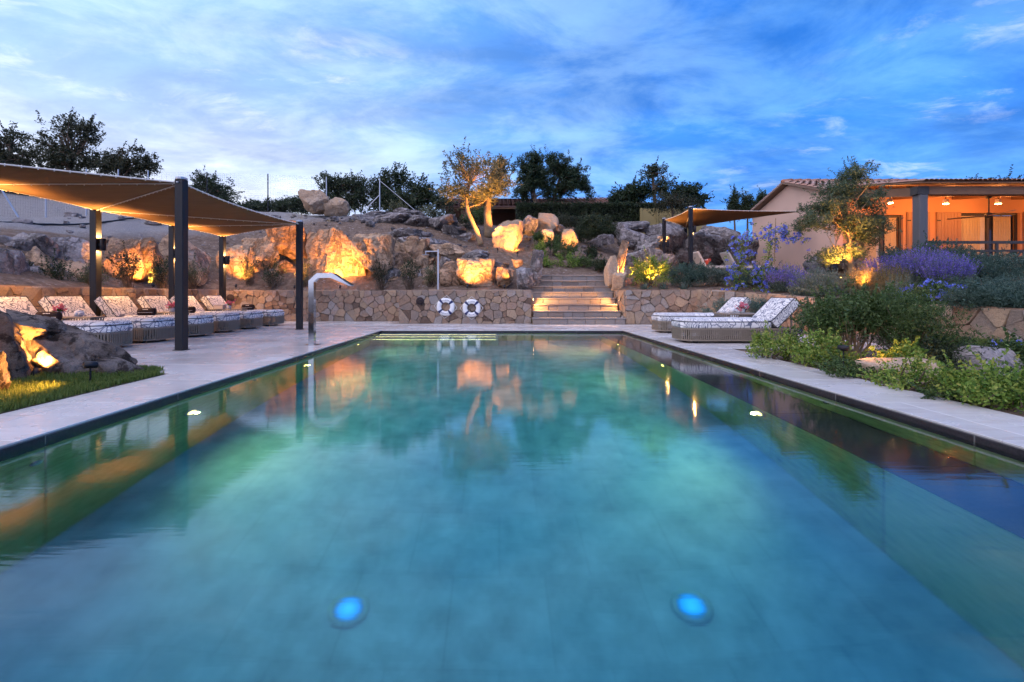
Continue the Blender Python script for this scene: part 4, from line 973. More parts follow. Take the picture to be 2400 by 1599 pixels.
side_table(-7.95,-7.02,12.40,12.70,.50,'narrow side table between the two farthest loungers'); side_table(4.72,5.50,9.35,10.05,.50,'square side table between the right-hand loungers')
VASE = plain('vase_glass', (0.45,0.48,0.50), 0.08, 0.0, 0.05)
def flowers(x, y, z, label, seed):
    rg = np.random.default_rng(seed); t_ = thing('flower_vase', label, 'flower vase', (x,y,z), 0, 'vases with pink flowers')
    m_ = MB(); m_.lathe([(.035,0),(.045,.01),(.05,.09),(.045,.10),(.042,.09)], n=16); m_.build('vase', VASE, t_, True)
    co = []
    for i in range(26):
        c = np.array([rg.normal(0,.05), rg.normal(0,.05), .16+rg.normal(0,.035)])
        for j in range(7):
            a = rg.normal(size=3); a /= np.linalg.norm(a); b = np.cross(a, rg.normal(size=3)); b /= np.linalg.norm(b); co += [c, c+a*.02+b*.012, c+a*.04, c+a*.02-b*.012]
    link('petals', fastmesh('petals', np.array(co), 4, PINK), t_)['kind'] = 'stuff'
    co = []
    for i in range(40):
        a = rg.normal(size=3); a[2] = abs(a[2]); a /= np.linalg.norm(a); b = np.cross(a, rg.normal(size=3)); b /= np.linalg.norm(b); c = np.array([0,0,.08]); co += [c, c+a*.05+b*.012, c+a*.09, c+a*.05-b*.012]
    link('leaves', fastmesh('leaves', np.array(co), 4, G_MID), t_)
flowers(-7.86,8.12,.5,'pink flowers in a glass on the nearest left side table',1); flowers(-7.42,10.33,.5,'pink flowers in a glass on the middle left side table',2); flowers(-7.42,12.52,.5,'pink flowers in a glass beside a box on the far side table',3); flowers(5.18,9.7,.5,'pink flowers in a glass on the right-hand side table',4)
SHELL = plain('shell_white', (0.66,0.66,0.68), 0.45)
def shell(x, y, z, label, s=1.0):
    m_ = MB(); pts = []; rr = []
    for i in range(40):
        t = i/39; a = t*4.2*math.pi; r = .012+.055*t*s; pts.append((math.cos(a)*r*.75, -.08*s+.16*s*t*.8, .055*s+math.sin(a)*r*.55)); rr.append(.006+.045*t*s)
    m_.tube(pts, rr, 10); tag(m_.build('sea_shell', SHELL, None, True), label, 'shell', 'sea shells on the tables').location = (x,y,z)
    bpy.data.objects[-1] if False else None
def shell_at(x, y, z, label, rz):
    n0 = set(bpy.data.objects); shell(0,0,0,label); o_ = [q for q in bpy.data.objects if q not in n0][0]; o_.location = (x,y,z); o_.rotation_euler.z = rz
shell_at(-7.50,8.13,.505,'white sea shell on the nearest left side table',1.2); shell_at(4.95,9.62,.505,'white sea shell on the right-hand side table',.9)
def towel(x, y, z, label, rz):
    t_ = thing('rolled_towel', label, 'towel', (x,y,z), rz, 'rolled brown towels'); t_.scale = (.66,.8,.8)
    m_ = MB(); pts = []; ay = Matrix.Rotation(rad(90), 3, 'X')
    m_.lathe([(.03,-.235),(.075,-.235),(.098,-.22),(.104,-.1),(.106,0),(.104,.1),(.098,.22),(.075,.235),(.03,.235)], (0,0,.10), 20, Matrix.Rotation(rad(90), 3, 'Y')); m_.build('roll', BROWNT, t_, True)
    sp_ = []
    for i in range(60): a = i*.28; r = .02+.078*i/60; sp_.append((.238, r*math.cos(a), .10+r*math.sin(a)))
    m_ = MB(); m_.tube(sp_, .004, 4); m_.build('rolled_edge', BROWNT, t_)
    m_ = MB(); m_.tube([(-.2,-.104,.085),(.2,-.104,.085)], .003, 4); m_.build('hem_stripe', WHITE, t_)
    m_ = MB()
    for i in range(5): m_.box((-.06+.03*i,-.083,.165), (.016,.002,.018), Matrix.Rotation(rad(-45), 3, 'X'))
    m_.build('embroidery', WHITE, t_)
towel(-7.62,7.70,.445,'rolled brown towel on the lounger nearest the boulder',.35); towel(-7.55,9.75,.445,'rolled brown towel on the third lounger',.3); towel(-7.5,10.95,.445,'rolled brown towel on the fourth lounger',.25); towel(-7.28,13.2,.445,'rolled brown towel on the farthest lounger',.2)
t_ = thing('wooden_box', 'small pale box on the far left side table', 'box', (-7.68,12.52,.5)); m_ = MB(); m_.box((0,0,.05), (.26,.16,.10), None, .006); m_.build('body', plain('pale_box', (0.55,0.47,0.40), .6), t_); m_ = MB(); m_.box((0,0,.106), (.27,.17,.012), None, .003); m_.build('lid', plain('pale_lid', (0.5,0.43,0.37), .6), t_)
# loungers on the upper terrace beside the rocks
CREAM = plain('cream_canvas', (0.50,0.46,0.42), .9); REDC = plain('red_cushion', (0.45,0.06,0.035), .9)
def terrace_lounger(x, y, z, label, cush):
    t_ = thing('terrace_lounger', label, 'sun lounger', (x,y,z), 0, 'loungers on the upper terrace')
    m_ = MB(); m_.box((.65,0,.40), (1.5,.68,.12), None, .03); m_.build('mattress', CREAM, t_)
    m_ = MB(); q = Matrix.Rotation(rad(-58), 3, 'Y') ; m_.box((-.28,0,.68), (.78,.68,.10), Matrix.Rotation(rad(62), 3, 'Y'), .03); m_.build('backrest', CREAM, t_)
    m_ = MB(); m_.box((.45,0,.32), (1.95,.72,.05)); m_.build('frame', TAUPEM, t_)
    for sx in (-.4,1.3):
        for sy in (-.3,.3): m_ = MB(); m_.box((sx,sy,.15), (.05,.05,.30)); m_.build('leg', TAUPEM, t_)
    if cush:
        c_ = thing('scatter_cushion', 'red and white patterned cushion on the terrace lounger', 'cushion', (x-.02,y-.1,z+.46)); m_ = MB(); m_.box((0,0,.14), (.14,.46,.32), Matrix.Rotation(rad(30), 3, 'Y'), .05); m_.build('pad', REDC, c_, True)
        m_ = MB()
        for s in (-1,1): m_.bar((-.01,-.26,.14+s*.10), (-.01,-.26,.14-s*.10), .01)
        for i in range(4): m_.bar((.085,-.2+.1*i,.02),( -.05,-.15+.1*i,.26), .012, .02)
        m_.build('zigzag', WHITE, c_)
terrace_lounger(8.35,18.4,1.58,'cream lounger with a red cushion on the upper terrace',True); terrace_lounger(9.55,18.4,1.58,'cream lounger half hidden by the blue flowers on the upper terrace',False)
# ============================================================ pool spout, shower, life rings, speakers
t_ = thing('pool_spout', 'polished chrome swan-neck water spout at the left pool edge', 'water spout', (-3.32, 8.08, 0))
m_ = MB(); pr = [(-.047,0),(.047,0),(.047,1.115),(.12,1.19),(.36,1.19),(.34,1.275),(.10,1.275),(-.047,1.14)]
m_.extr(pr, (0,-.05,0), (0,.05,0), (1,0,0), (0,0,1)); m_.build('neck', CHROME, t_)
m_ = MB(); m_.extr([(.345,1.195),(.345,1.285),(.40,1.27),(.72,1.055),(.70,1.045)], (0,-.11,0), (0,.11,0), (1,0,0), (0,0,1)); m_.build('blade', CHROME, t_)
m_ = MB(); m_.box((0,0,.004), (.24,.22,.008), None, .002); m_.build('base_plate', CHROME, t_)
p = at(1027,681,14.75); t_ = thing('outdoor_shower', 'slim steel garden shower standing behind the wall', 'shower', (p.x, p.y, 1.0))
zt = at(1027,585,14.75).z-1.0
m_ = MB(); m_.box((0,0,zt/2), (.055,.055,zt), None, .004); m_.build('column', STEEL, t_)
m_ = MB(); m_.box((-.21,0,zt-.06), (.42,.035,.03)); m_.box((-.40,0,zt-.11), (.025,.025,.09)); m_.build('arm', STEEL, t_)
m_ = MB(); m_.lathe([(.03,.02),(.13,.012),(.13,0)], (-.40,0,zt-.18), 20); m_.build('shower_head', STEEL, t_)
m_ = MB(); m_.tube([(0,-.03,.35),(0,-.08,.35)], .016, 8); m_.box((-.05,-.05,.03), (.09,.05,.03)); m_.build('tap', STEEL, t_)
def text_ring(parent, txt, c, r, mid_deg, size, mat, up=1):
    n = len(txt); step = size*.86/r
    for i, ch in enumerate(txt):
        a = rad(mid_deg) - up*(i-(n-1)/2)*step
        cu = bpy.data.curves.new('letter', 'FONT'); cu.body = ch; cu.size = size; cu.align_x = 'CENTER'; cu.align_y = 'CENTER'; cu.extrude = .001
        tmp = bpy.data.objects.new('letter', cu); COL.objects.link(tmp); bpy.context.view_layer.update()
        me = bpy.data.meshes.new_from_object(tmp.evaluated_get(bpy.context.evaluated_depsgraph_get())); bpy.data.objects.remove(tmp)
        rot = a-rad(90) if up > 0 else a+rad(90)
        M4 = Matrix.Translation((r*math.cos(a), c, r*math.sin(a))) @ Matrix.Rotation(rad(90), 4, 'X') @ Matrix.Rotation(rot, 4, 'Z')
        me.transform(M4); me.materials.clear(); me.materials.append(mat); o_ = link('letter', me, parent)
def life_ring(px, py, label, tilt):
    p = at(px, py, 13.97); t_ = thing('life_ring', label, 'life ring', (p.x, 13.93, p.z), 0, 'life rings on the wall')
    Rm, rm = .205, .072
    def torus(a0, a1, r, n=48, m=14, flat=.75):
        mb_ = MB(); k = max(2, int(n*(a1-a0)/(2*math.pi))); ring = []
        for i in range(k+1):
            a = a0+(a1-a0)*i/k
            for j in range(m):
                b = 2*math.pi*j/m; mb_.v.append(((Rm+r*math.cos(b))*math.cos(a), r*flat*math.sin(b), (Rm+r*math.cos(b))*math.sin(a)))
        for i in range(k):
            for j in range(m): mb_.f.append((i*m+j, i*m+(j+1)%m, (i+1)*m+(j+1)%m, (i+1)*m+j))
        return mb_
    torus(0, 2*math.pi, rm).build('ring', WHITE, t_, True)
    for k in range(4):
        a = rad(45+90*k+tilt); torus(a-.15, a+.15, rm+.004).build('band', NAVY, t_, True)
    pts = []
    for k in range(8):
        a = rad(45*k+tilt); r = Rm+rm+(.0 if k % 2 else .075); pts.append(Vector((r*math.cos(a), 0, r*math.sin(a))))
    m_ = MB(); m_.tube(pts+[pts[0]], .008, 6, False); m_.build('grab_line', ROPE, t_)
    text_ring(t_, 'WELCOME', -rm*.76, Rm, 90+tilt*.5, .052, NAVY, 1); text_ring(t_, 'ABOARD', -rm*.76, Rm, 270+tilt*.5, .052, NAVY, -1)
life_ring(1044.8, 719.4, 'white and navy life ring on the wall, the left of two', -6); life_ring(1105.5, 722.3, 'white and navy life ring on the wall, the right of two', 0)
for px, py, Y, lab in ((985,706,14.0,'round dark grille in the wall left of the life rings'),(541,698.5,15.16,'round dark grille in the wall behind the farthest lounger')):
    p = at(px, py, Y); t_ = thing('wall_grille', lab, 'grille', (p.x, Y-.03, p.z), 0, 'round grilles in the walls'); q = Matrix.Rotation(rad(90), 3, 'X')
    m_ = MB(); m_.lathe([(.125,-.02),(.125,.012),(.11,.022),(.105,.012)], n=24, axis=q); m_.build('rim', plain('grille_brown', (0.05,0.03,0.03), .6), t_, True)
    m_ = MB(); m_.lathe([(.105,.0),(.105,.012),(.02,.016)], n=24, axis=q); m_.build('mesh_cover', plain('grille_mesh', (0.035,0.022,0.022), .8), t_, True)
# ============================================================ house at the right
GX = 12.46; YN, YA, YF = 16.9, 19.6, 22.4; ZR = 5.72; ZE = 4.78; PYF = 13.5; FZ = 1.5; XR = 24.0
hs = thing('house', 'rose plastered house with tiled roof and lit porch at the right', 'house', (GX, YN, FZ-.2))
def hb(name, mat, *boxes, parent=None, bev=0.0, **kw):
    m_ = MB()
    for lo, hi in boxes: m_.b2(lo, hi, bev)
    return m_.build(name, mat, parent or hs, world=True, **kw)
m_ = MB(); m_.extr([(YN,FZ-.6),(YF,FZ-.6),(YF,ZE-.06),(YA,ZR-.10),(YN,ZE-.06)], (GX,0,0), (GX+.3,0,0), (0,1,0), (0,0,1)); gw = m_.build('gable_wall', PLASTER, hs, world=True)
# front wall with openings: doors/windows as gaps between wall piers
ops = [(13.55, 15.0, FZ+.55, FZ+2.35), (17.15, 19.35, FZ, FZ+2.42), (22.2, 23.6, FZ, FZ+2.42)]
xs_ = [GX+.3] + [v for o_ in ops for v in o_[:2]] + [XR]
boxes = [((xs_[i], YN, FZ-.6), (xs_[i+1], YN+.3, ZE-.06)) for i in range(0, len(xs_), 2)]
for o_ in ops:
    boxes.append(((o_[0], YN, o_[3]), (o_[1], YN+.3, ZE-.06)))
    if o_[2] > FZ: boxes.append(((o_[0], YN, FZ-.6), (o_[1], YN+.3, o_[2])))
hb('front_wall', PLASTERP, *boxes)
hb('back_wall', PLASTER, ((GX+.3, YF-.3, FZ-.6), (XR, YF, ZE-.06)))
hb('porch_floor', plain('porch_floor', (0.33,0.24,0.18), .6), ((GX-.25, PYF-.25, FZ-.9), (XR, YN, FZ-.02)))
for k, o_ in enumerate(ops):
    w = hb('window' if k == 0 else 'glazed_door', WOODG, ((o_[0], YN+.10, o_[2]), (o_[0]+.07, YN+.16, o_[3])), ((o_[1]-.07, YN+.10, o_[2]), (o_[1], YN+.16, o_[3])), ((o_[0]+.07, YN+.10, o_[3]-.07), (o_[1]-.07, YN+.16, o_[3])), (((o_[0]+o_[1])/2-.05, YN+.10, o_[2]), ((o_[0]+o_[1])/2+.05, YN+.16, o_[3]-.07)))
    hb('pane', GLASS, ((o_[0]+.07, YN+.2, o_[2]), (o_[1]-.07, YN+.21, o_[3]-.07)), parent=w)
    for (fa, fb, mt) in ((.08,.40,CURTAIN),(.62,.92,CURTAIN),(.40,.47,SHEER)):
        m_ = MB(); n = 26; x0, x1 = o_[0]+(o_[1]-o_[0])*fa, o_[0]+(o_[1]-o_[0])*fb; vs = []
        for i in range(n+1): 
            x = x0+(x1-x0)*i/n; yy = YN+.17+.022*math.sin(i*1.7); vs += [(x, yy, o_[2]+.02), (x, yy, o_[3]-.08)]
        m_.add(vs, [(2*i, 2*i+2, 2*i+3, 2*i+1) for i in range(n)]); m_.build('curtain', mt, w, True, world=True, fix=False)
def shutter(x0, x1, z0, z1, ang=0.0):
    o_ = hb('shutter', SHUTTER, ((x0, YN-.06, z0), (x1, YN-.015, z1)), bev=.006)
    n = 7
    for i in range(n):
        a = x0+.03+(x1-x0-.06)*i/n; hb('board', SHUTTER, ((a+.004, YN-.068, z0+.05), (a+(x1-x0-.06)/n-.004, YN-.058, z1-.05)), parent=o_)
    hb('hinge', ANTH, ((x0-.01, YN-.08, z0+.3), (x0+.12, YN-.066, z0+.34)), ((x0-.01, YN-.08, z1-.34), (x0+.12, YN-.066, z1-.30)), parent=o_)
shutter(15.1, 15.95, FZ+.0, FZ+2.45); shutter(16.2, 17.1, FZ, FZ+2.45); shutter(19.45, 20.45, FZ, FZ+2.45); shutter(13.2,13.5,FZ+.55,FZ+2.4)
hb('window_sill', PLASTER, ((13.4, YN-.10, FZ+.47), (15.1, YN, FZ+.54)))
# roof of barrel tiles: ridge along x
def tiles(parent, x0, x1, ya, za, yb, zb, pitch=.26, name='tile_courses', world=True, rows=None):
    """half-round tiles laid from (ya,za) at the ridge down to (yb,zb) at the eave"""
    m_ = MB(); sl = Vector((0, yb-ya, zb-za)); L = sl.length; d = sl/L; up = Vector((0, -d.z, d.y)); up = up if up.z > 0 else -up
    nr = rows or max(3, int(L/.36)); x = x0; k = 0
    while x < x1:
        for r in range(nr):
            a = Vector((x+pitch/2, ya, za))+d*(L*r/nr); b = Vector((x+pitch/2, ya, za))+d*(L*(r+1)/nr+.05)
            lift = up*(.015); vs = []
            for P_, rr, lf in ((a, pitch*.36, 0), (b, pitch*.42, .03)):
                for i in range(5):
                    t = math.pi*i/4; vs.append(P_+Vector((math.cos(t)*rr*1.15,0,0))+up*(math.sin(t)*rr*.8+lf))
            m_.add(vs, [(i, i+1, 6+i, 5+i) for i in range(4)])
        x += pitch; k += 1
    return m_.build(name, TILE, parent, True, world=world, fix=False, kind='stuff')
m_ = MB(); ov = .28; th = .06
for (ya, za, yb, zb) in ((YA, ZR, PYF-.35, 4.16), (YA, ZR, YF+.3, ZE-.03)):
    n_ = Vector((0, -(zb-za), (yb-ya))).normalized(); n_ = n_ if n_.z > 0 else -n_
    if yb < YA:
        mid = (YN-.2, ZR-(ZR-ZE)*(YA-YN+.2)/(YA-YN)); 
        m_.add([(GX-ov,YA,ZR-.07),(XR,YA,ZR-.07),(XR,mid[0],mid[1]-.07),(GX-ov,mid[0],mid[1]-.07),(GX-ov,YA,ZR-.01),(XR,YA,ZR-.01),(XR,mid[0],mid[1]-.01),(GX-ov,mid[0],mid[1]-.01)], [(0,1,2,3),(4,5,6,7),(0,1,5,4),(1,2,6,5),(2,3,7,6),(3,0,4,7)])
    else: m_.add([(GX-ov,YA+.001,ZR-.07),(XR,YA+.001,ZR-.07),(XR,yb,zb-.07),(GX-ov,yb,zb-.07),(GX-ov,YA+.001,ZR-.01),(XR,YA+.001,ZR-.01),(XR,yb,zb-.01),(GX-ov,yb,zb-.01)], [(0,1,2,3),(4,5,6,7),(0,1,5,4),(1,2,6,5),(2,3,7,6),(3,0,4,7)])
rf = m_.build('roof', plain('roof_board', (0.22,0.15,0.11), .8), hs, world=True)
tiles(rf, GX-ov, XR, YA, ZR-.005, mid[0]-.05, mid[1]-.01); tiles(rf, GX-ov, GX+4, YA, ZR-.005, YF+.3, ZE-.03)
m_ = MB(); x = GX-ov
while x < XR:
    m_.tube([(x, YA, ZR+.01), (x+.42, YA, ZR+.035)], [.11, .13], 8); x += .38
m_.build('ridge_tiles', TILE, rf, True, world=True, kind='stuff')
# porch: pillars, beams, rafters, thin corrugated roof
ZB0, ZB1 = 3.84, 4.08
for x in (GX+.02, 17.45-.35, 21.8): hb('pillar', PILLAR, ((x-.125, PYF-.125, FZ-.9), (x+.125, PYF+.125, ZB0)), bev=.01)
hb('porch_beam', WOOD, ((GX+.17, PYF-.12, ZB0), (XR, PYF+.12, ZB1))); hb('corner_block', WOODG, ((GX-.17, PYF-.13, ZB0+.002), (GX+.17, PYF+.125, ZB1+.002)))
m_ = MB(); m_.bar((GX, PYF+.13, (ZB0+ZB1)/2), (GX, YN, 4.58), .16, .26); m_.build('side_beam', WOOD, hs, world=True)
for i in range(5):
    x = GX+2.2+i*2.2; m_ = MB(); m_.bar((x, PYF+.13, ZB0+.16), (x, YN, 4.50), .12, .18); m_.build('rafter', WOOD, hs, world=True)
for i in range(5):
    f = (i+.6)/5; yy = PYF+.13+(YN-PYF-.2)*f; zz_ = ZB1+.07+(4.62-ZB1-.06)*f; hb('purlin', WOOD, ((GX+.1, yy-.05, zz_-.09), (XR, yy+.05, zz_+.01)))
m_ = MB(); m_.add([(GX-.2,PYF-.3,ZB1+.05),(XR,PYF-.3,ZB1+.05),(XR,YN-.15,4.80),(GX-.2,YN-.15,4.80),(GX-.2,PYF-.3,ZB1+.09),(XR,PYF-.3,ZB1+.09),(XR,YN-.15,4.84),(GX-.2,YN-.15,4.84)], [(0,1,2,3),(4,5,6,7),(0,1,5,4),(1,2,6,5),(2,3,7,6),(3,0,4,7)])
m_.build('porch_ceiling', WOOD, hs, world=True)
tiles(hs, GX-.2, XR, YN-.15, 4.84, PYF-.32, ZB1+.09, .14, 'porch_roof_sheet', rows=1)
# railing with crossed bars
ry = PYF; rl = []
hb('rail', WOODG, ((GX+.2, ry-.03, FZ+.90), (16.9, ry+.03, FZ+.98)), ((GX+.2, ry-.02, FZ+.66), (16.9, ry+.02, FZ+.72)), ((GX+.2, ry-.02, FZ+.06), (16.9, ry+.02, FZ+.10)))
for x in (GX+.25, 14.75, 16.85):
    hb('rail_post', WOODG, ((x-.035, ry-.025, FZ), (x+.035, ry+.025, FZ+.9)))
for a in (GX+.3, 14.8):
    w = 1.98
    for i in range(5):
        for s in (1, -1):
            c = a+w/2; off = (i-2)*.30
            x0, x1 = (c+off, c+off+.58*s) ; m_ = MB(); m_.bar((x0, ry, FZ+.68), (min(max(x1, a), a+w), ry, FZ+.10), .045, .03, (0,1,0)); m_.build('crossed_bar', WOODG, hs, world=True)
def pendant(x, y, z, label):
    t_ = thing('pendant_lamp', label, 'ceiling lamp', (x,y,z), 0, 'porch ceiling lamps')
    m_ = MB(); m_.lathe([(.05,.16),(.075,.15),(.085,0),(.08,0)], n=16); m_.build('shade', WHITE, t_, True); m_ = MB(); m_.lathe([(.075,-.005),(.06,.02)], n=16); m_.build('lens', LENS, t_)
    m_ = MB(); m_.tube([(0,0,.16),(0,0,.36)], .012, 6); m_.build('rod', ANTH, t_)
    point('pendant_lamp_light', (x,y,z-.08), 72, .06, t_, (1.0, 0.33, 0.085))
pendant(15.3, 15.6, 4.0, 'white porch lamp left of the ceiling fan'); pendant(17.1, 15.6, 4.0, 'white porch lamp right of the ceiling fan'); pendant(20.5, 15.6, 4.0, 'porch lamp outside the frame at the right'); pendant(13.4, 15.6, 4.02, 'porch lamp hidden behind the olive tree')
t_ = thing('ceiling_fan', 'wooden ceiling fan with three blades under the porch roof', 'ceiling fan', (15.7,14.6,3.42)); m_ = MB(); m_.tube([(0,0,.1),(0,0,.62)], .02, 8); m_.lathe([(.07,.56),(.09,.6),(.09,.62)], n=14); m_.build('rod', WOODG, t_); m_ = MB(); m_.lathe([(.02,-.06),(.09,-.04),(.10,.05),(.04,.10)], n=16); m_.build('motor', WOODG, t_, True)
for k in range(3):
    a = rad(15+120*k); q = Matrix.Rotation(a, 3, 'Z') @ Matrix.Rotation(rad(9), 3, 'X'); m_ = MB(); m_.box(q @ Vector((.52,0,0)), (.86,.13,.014), q); m_.build('blade', plain('fan_blade', (.30,.17,.09), .5), t_)
hb('outlet_box', ANTH, ((GX-.03, 22.0, 1.75), (GX, 22.15, 2.05)))
# low gate post in the garden in front of the window
t_ = thing('gate_post', 'grey square post in front of the porch window', 'post', (10.95,14.2,1.35)); m_ = MB(); m_.box((0,0,.55), (.24,.24,1.1), None, .01); m_.build('shaft', PILLAR, t_); m_ = MB(); m_.box((0,0,1.12), (.28,.28,.04), None, .008); m_.build('cap', PILLAR, t_)
# ============================================================ far house, hedge, screens, fence
DARKP = plain('dark_plaster', (0.20,0.10,0.075), .9)  # dark red-brown plaster of the far house
fh = thing('far_house', 'low house with a long tiled roof behind the hedge and trees', 'house', (4.0,33,5.0))
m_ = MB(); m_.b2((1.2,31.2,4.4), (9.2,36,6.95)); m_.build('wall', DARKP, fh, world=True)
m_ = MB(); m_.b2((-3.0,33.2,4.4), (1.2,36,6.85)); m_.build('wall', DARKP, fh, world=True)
m_ = MB(); m_.add([(-4.2,30.2,6.78),(9.9,30.2,6.78),(9.9,34,8.05),(-4.2,34,8.05),(9.9,37.5,6.9),(-4.2,37.5,6.9)], [(0,1,2,3),(3,2,4,5)]); r_ = m_.build('roof', plain('far_roof_board', (.16,.09,.07), .8), fh, world=True, fix=False)
md = r_.modifiers.new('t','SOLIDIFY'); md.thickness = .1
tiles(r_, -4.2, 9.9, 34, 8.06, 30.15, 6.79, .30)
m_ = MB(); m_.b2((-2.55,30.5,4.3), (-1.75,31.1,6.75), .02); m_.build('pillar', DARKP, fh, world=True)
m_ = MB(); m_.b2((-4.2,30.3,6.6), (1.2,30.5,6.76)); m_.build('porch_beam', WOOD, fh, world=True)
# ---- foliage makers
def leaves(centers, n_each, spread, lsize, rg, aspect=.42, up=0.0, flat=1.0):
    C_ = np.repeat(np.asarray(centers, float), n_each, axis=0); n = len(C_)
    if n == 0: return np.zeros((0,3))
    g = rg.normal(size=(n,3)); g /= np.maximum(1e-6, np.linalg.norm(g, axis=1))[:,None]; g *= (rg.random(n)**.5)[:,None]*spread; g[:,2] *= flat
    P = C_+g
    a = rg.normal(size=(n,3)); a[:,2] += up; a /= np.linalg.norm(a, axis=1)[:,None]
    b = np.cross(a, rg.normal(size=(n,3))); b /= np.maximum(1e-6, np.linalg.norm(b, axis=1))[:,None]
    l = lsize*rg.uniform(.6, 1.35, n)[:,None]; w = l*aspect
    q = np.empty((n,4,3)); q[:,0] = P-a*l*.5; q[:,1] = P+b*w*.5-a*l*.05; q[:,2] = P+a*l*.5; q[:,3] = P-b*w*.5-a*l*.05
    return q.reshape(-1,3)
def ell_points(lobes, n, rg, shell=.45):
    vol = np.array([l[3]*l[4]*l[5] for l in lobes]); pk = rg.choice(len(lobes), n, p=vol/vol.sum()); d = rg.normal(size=(n,3)); d /= np.linalg.norm(d, axis=1)[:,None]
    r = (shell+(1-shell)*rg.random(n))[:,None]; L_ = np.array(lobes, float)[pk]; return L_[:,:3]+d*r*L_[:,3:]
def shoots(cen, mid, n, L, rg, k=7):
    if len(cen) == 0: return cen
    out = [cen]; m0 = np.asarray(mid, float); far = np.argsort(-np.linalg.norm((cen-m0)*np.array([1,1,1.2]), axis=1))[:max(4, len(cen)//2)]
    for j in rg.choice(far, n):
        c = cen[j]; d = c-m0; d /= max(1e-6, np.linalg.norm(d)); d = d+rg.normal(size=3)*.35; d[2] += .35; d /= np.linalg.norm(d); l = L*rg.uniform(.4, 1.3)
        out.append(c[None]+d[None]*np.linspace(.1, 1, k)[:,None]*l)
    return out
def tree(label, base, lobes, trunk, mat, bark, n_cl, n_leaf, spread, lsize, seed, tr=.12, cat='tree', name='tree', group=None, limbs=None, aspect=.42, shell=.2, flat=1.0, fork=None):
    """lobes: ellipsoids relative to base; trunk: list of points relative to base"""
    rg = np.random.default_rng(seed); t_ = thing(name, label, cat, base, 0, group)
    cen = ell_points(lobes, n_cl, rg, shell)
    m_ = MB(); tp = [Vector(p) for p in trunk]; n = len(tp)
    # smooth trunk
    pts = []; rr = []
    for i in range(n-1):
        for k in range(5): 
            f = (i+k/5)/(n-1); p = tp[i].lerp(tp[i+1], k/5); w_ = tr*.35; pts.append(p+Vector((noise.noise((f*5,seed,0)),noise.noise((f*5,0,seed)),0))*w_*(f > .02)); rr.append(tr*(1.25-.55*f if f < .1 else 1.18-.62*f))
    pts.append(tp[-1]); rr.append(tr*.5); m_.tube(pts, rr, 10)
    if fork:
        for fk in fork: m_.tube([Vector(p) for p in fk], [tr*.75*(1-.5*i/max(1,len(fk)-1)) for i in range(len(fk))], 8)
    heads = [pts[int(len(pts)*.55)], pts[int(len(pts)*.75)], pts[-1]] + ([Vector(fk[-1]) for fk in fork] if fork else [])
    nl = limbs or min(34, n_cl//4); tips = []
    idx = rg.choice(len(cen), min(nl, len(cen)), replace=False)
    for j in idx:
        c = Vector(cen[j]); h = min(heads, key=lambda q: (q-c).length*rg.uniform(.8,1.3)); mid = h.lerp(c, .5)+Vector((rg.normal(),rg.normal(),rg.normal()))*.10*(c-h).length+Vector((0,0,.05*(c-h).length))
        q = [h, h.lerp(mid,.5)+Vector((0,0,.02)), mid, mid.lerp(c,.55), c]; r0 = tr*rg.uniform(.22,.40); m_.tube(q, [r0, r0*.8, r0*.55, r0*.35, r0*.14], 5, False); tips.append((mid, c))
        for _ in range(3):   # twigs
            e = cen[rg.integers(len(cen))]; e = Vector(e)
            if (e-mid).length < (c-h).length*.9: m_.tube([mid, mid.lerp(e,.5)+Vector((rg.normal(),rg.normal(),rg.normal()))*.04, e], [r0*.4, r0*.25, r0*.08], 4, False)
    m_.build('trunk', bark, t_, True, fix=False)
    sh = shoots(cen, cen.mean(0), max(10, n_cl//7), spread*2.6, rg); q_ = leaves(cen, n_leaf, spread, lsize, rg, aspect, 0, flat)
    if len(sh) > 1: q_ = np.vstack([q_, leaves(np.vstack(sh[1:]), 3, lsize*.45, lsize, rg, aspect)])
    link('crown', fastmesh('crown', q_, 4, mat), t_)
    return t_
def bush(label, base, lobes, mat, n_cl, n_leaf, spread, lsize, seed, name='shrub', cat='shrub', group=None, flower=None, aspect=.4, stems=10, up=.6, shell=.45, bark=None):
    rg = np.random.default_rng(seed); t_ = thing(name, label, cat, base, 0, group); cen = ell_points(lobes, n_cl, rg, shell); cen = cen[cen[:,2] > 0.0]
    m_ = MB()
    for j in rg.choice(len(cen), min(stems, len(cen)), replace=False):
        c = Vector(cen[j]); b0 = Vector((rg.normal()*.05, rg.normal()*.05, -.05)); m_.tube([b0, b0.lerp(c,.5)+Vector((rg.normal(),rg.normal(),0))*.06, c], [.012,.009,.003], 5, False)
    m_.build('stems', bark or BARK, t_, True, fix=False, kind='stuff')
    q_ = leaves(cen, n_leaf, spread, lsize, rg, aspect, up); sh = shoots(cen, (cen[:,0].mean(), cen[:,1].mean(), cen[:,2].min()), max(8, n_cl//6), spread*2.4, rg, 8)
    if len(sh) > 1: q_ = np.vstack([q_, leaves(np.vstack(sh[1:]), 3, lsize*.4, lsize, rg, aspect, up)])
    link('foliage', fastmesh('foliage', q_, 4, mat), t_)
    if flower:
        fm, nf, ns, fs_, fsp = flower; fc = ell_points([(l[0],l[1],l[2]+.02,l[3]*1.04,l[4]*1.04,l[5]*1.06) for l in lobes], nf, rg, .9); fc = fc[fc[:,2] > np.quantile(cen[:,2], .12)]
        fl = link('flowers', fastmesh('flowers', leaves(fc, ns, fsp, fs_, rg, .7), 4, fm), t_); fl['kind'] = 'stuff'
    return t_
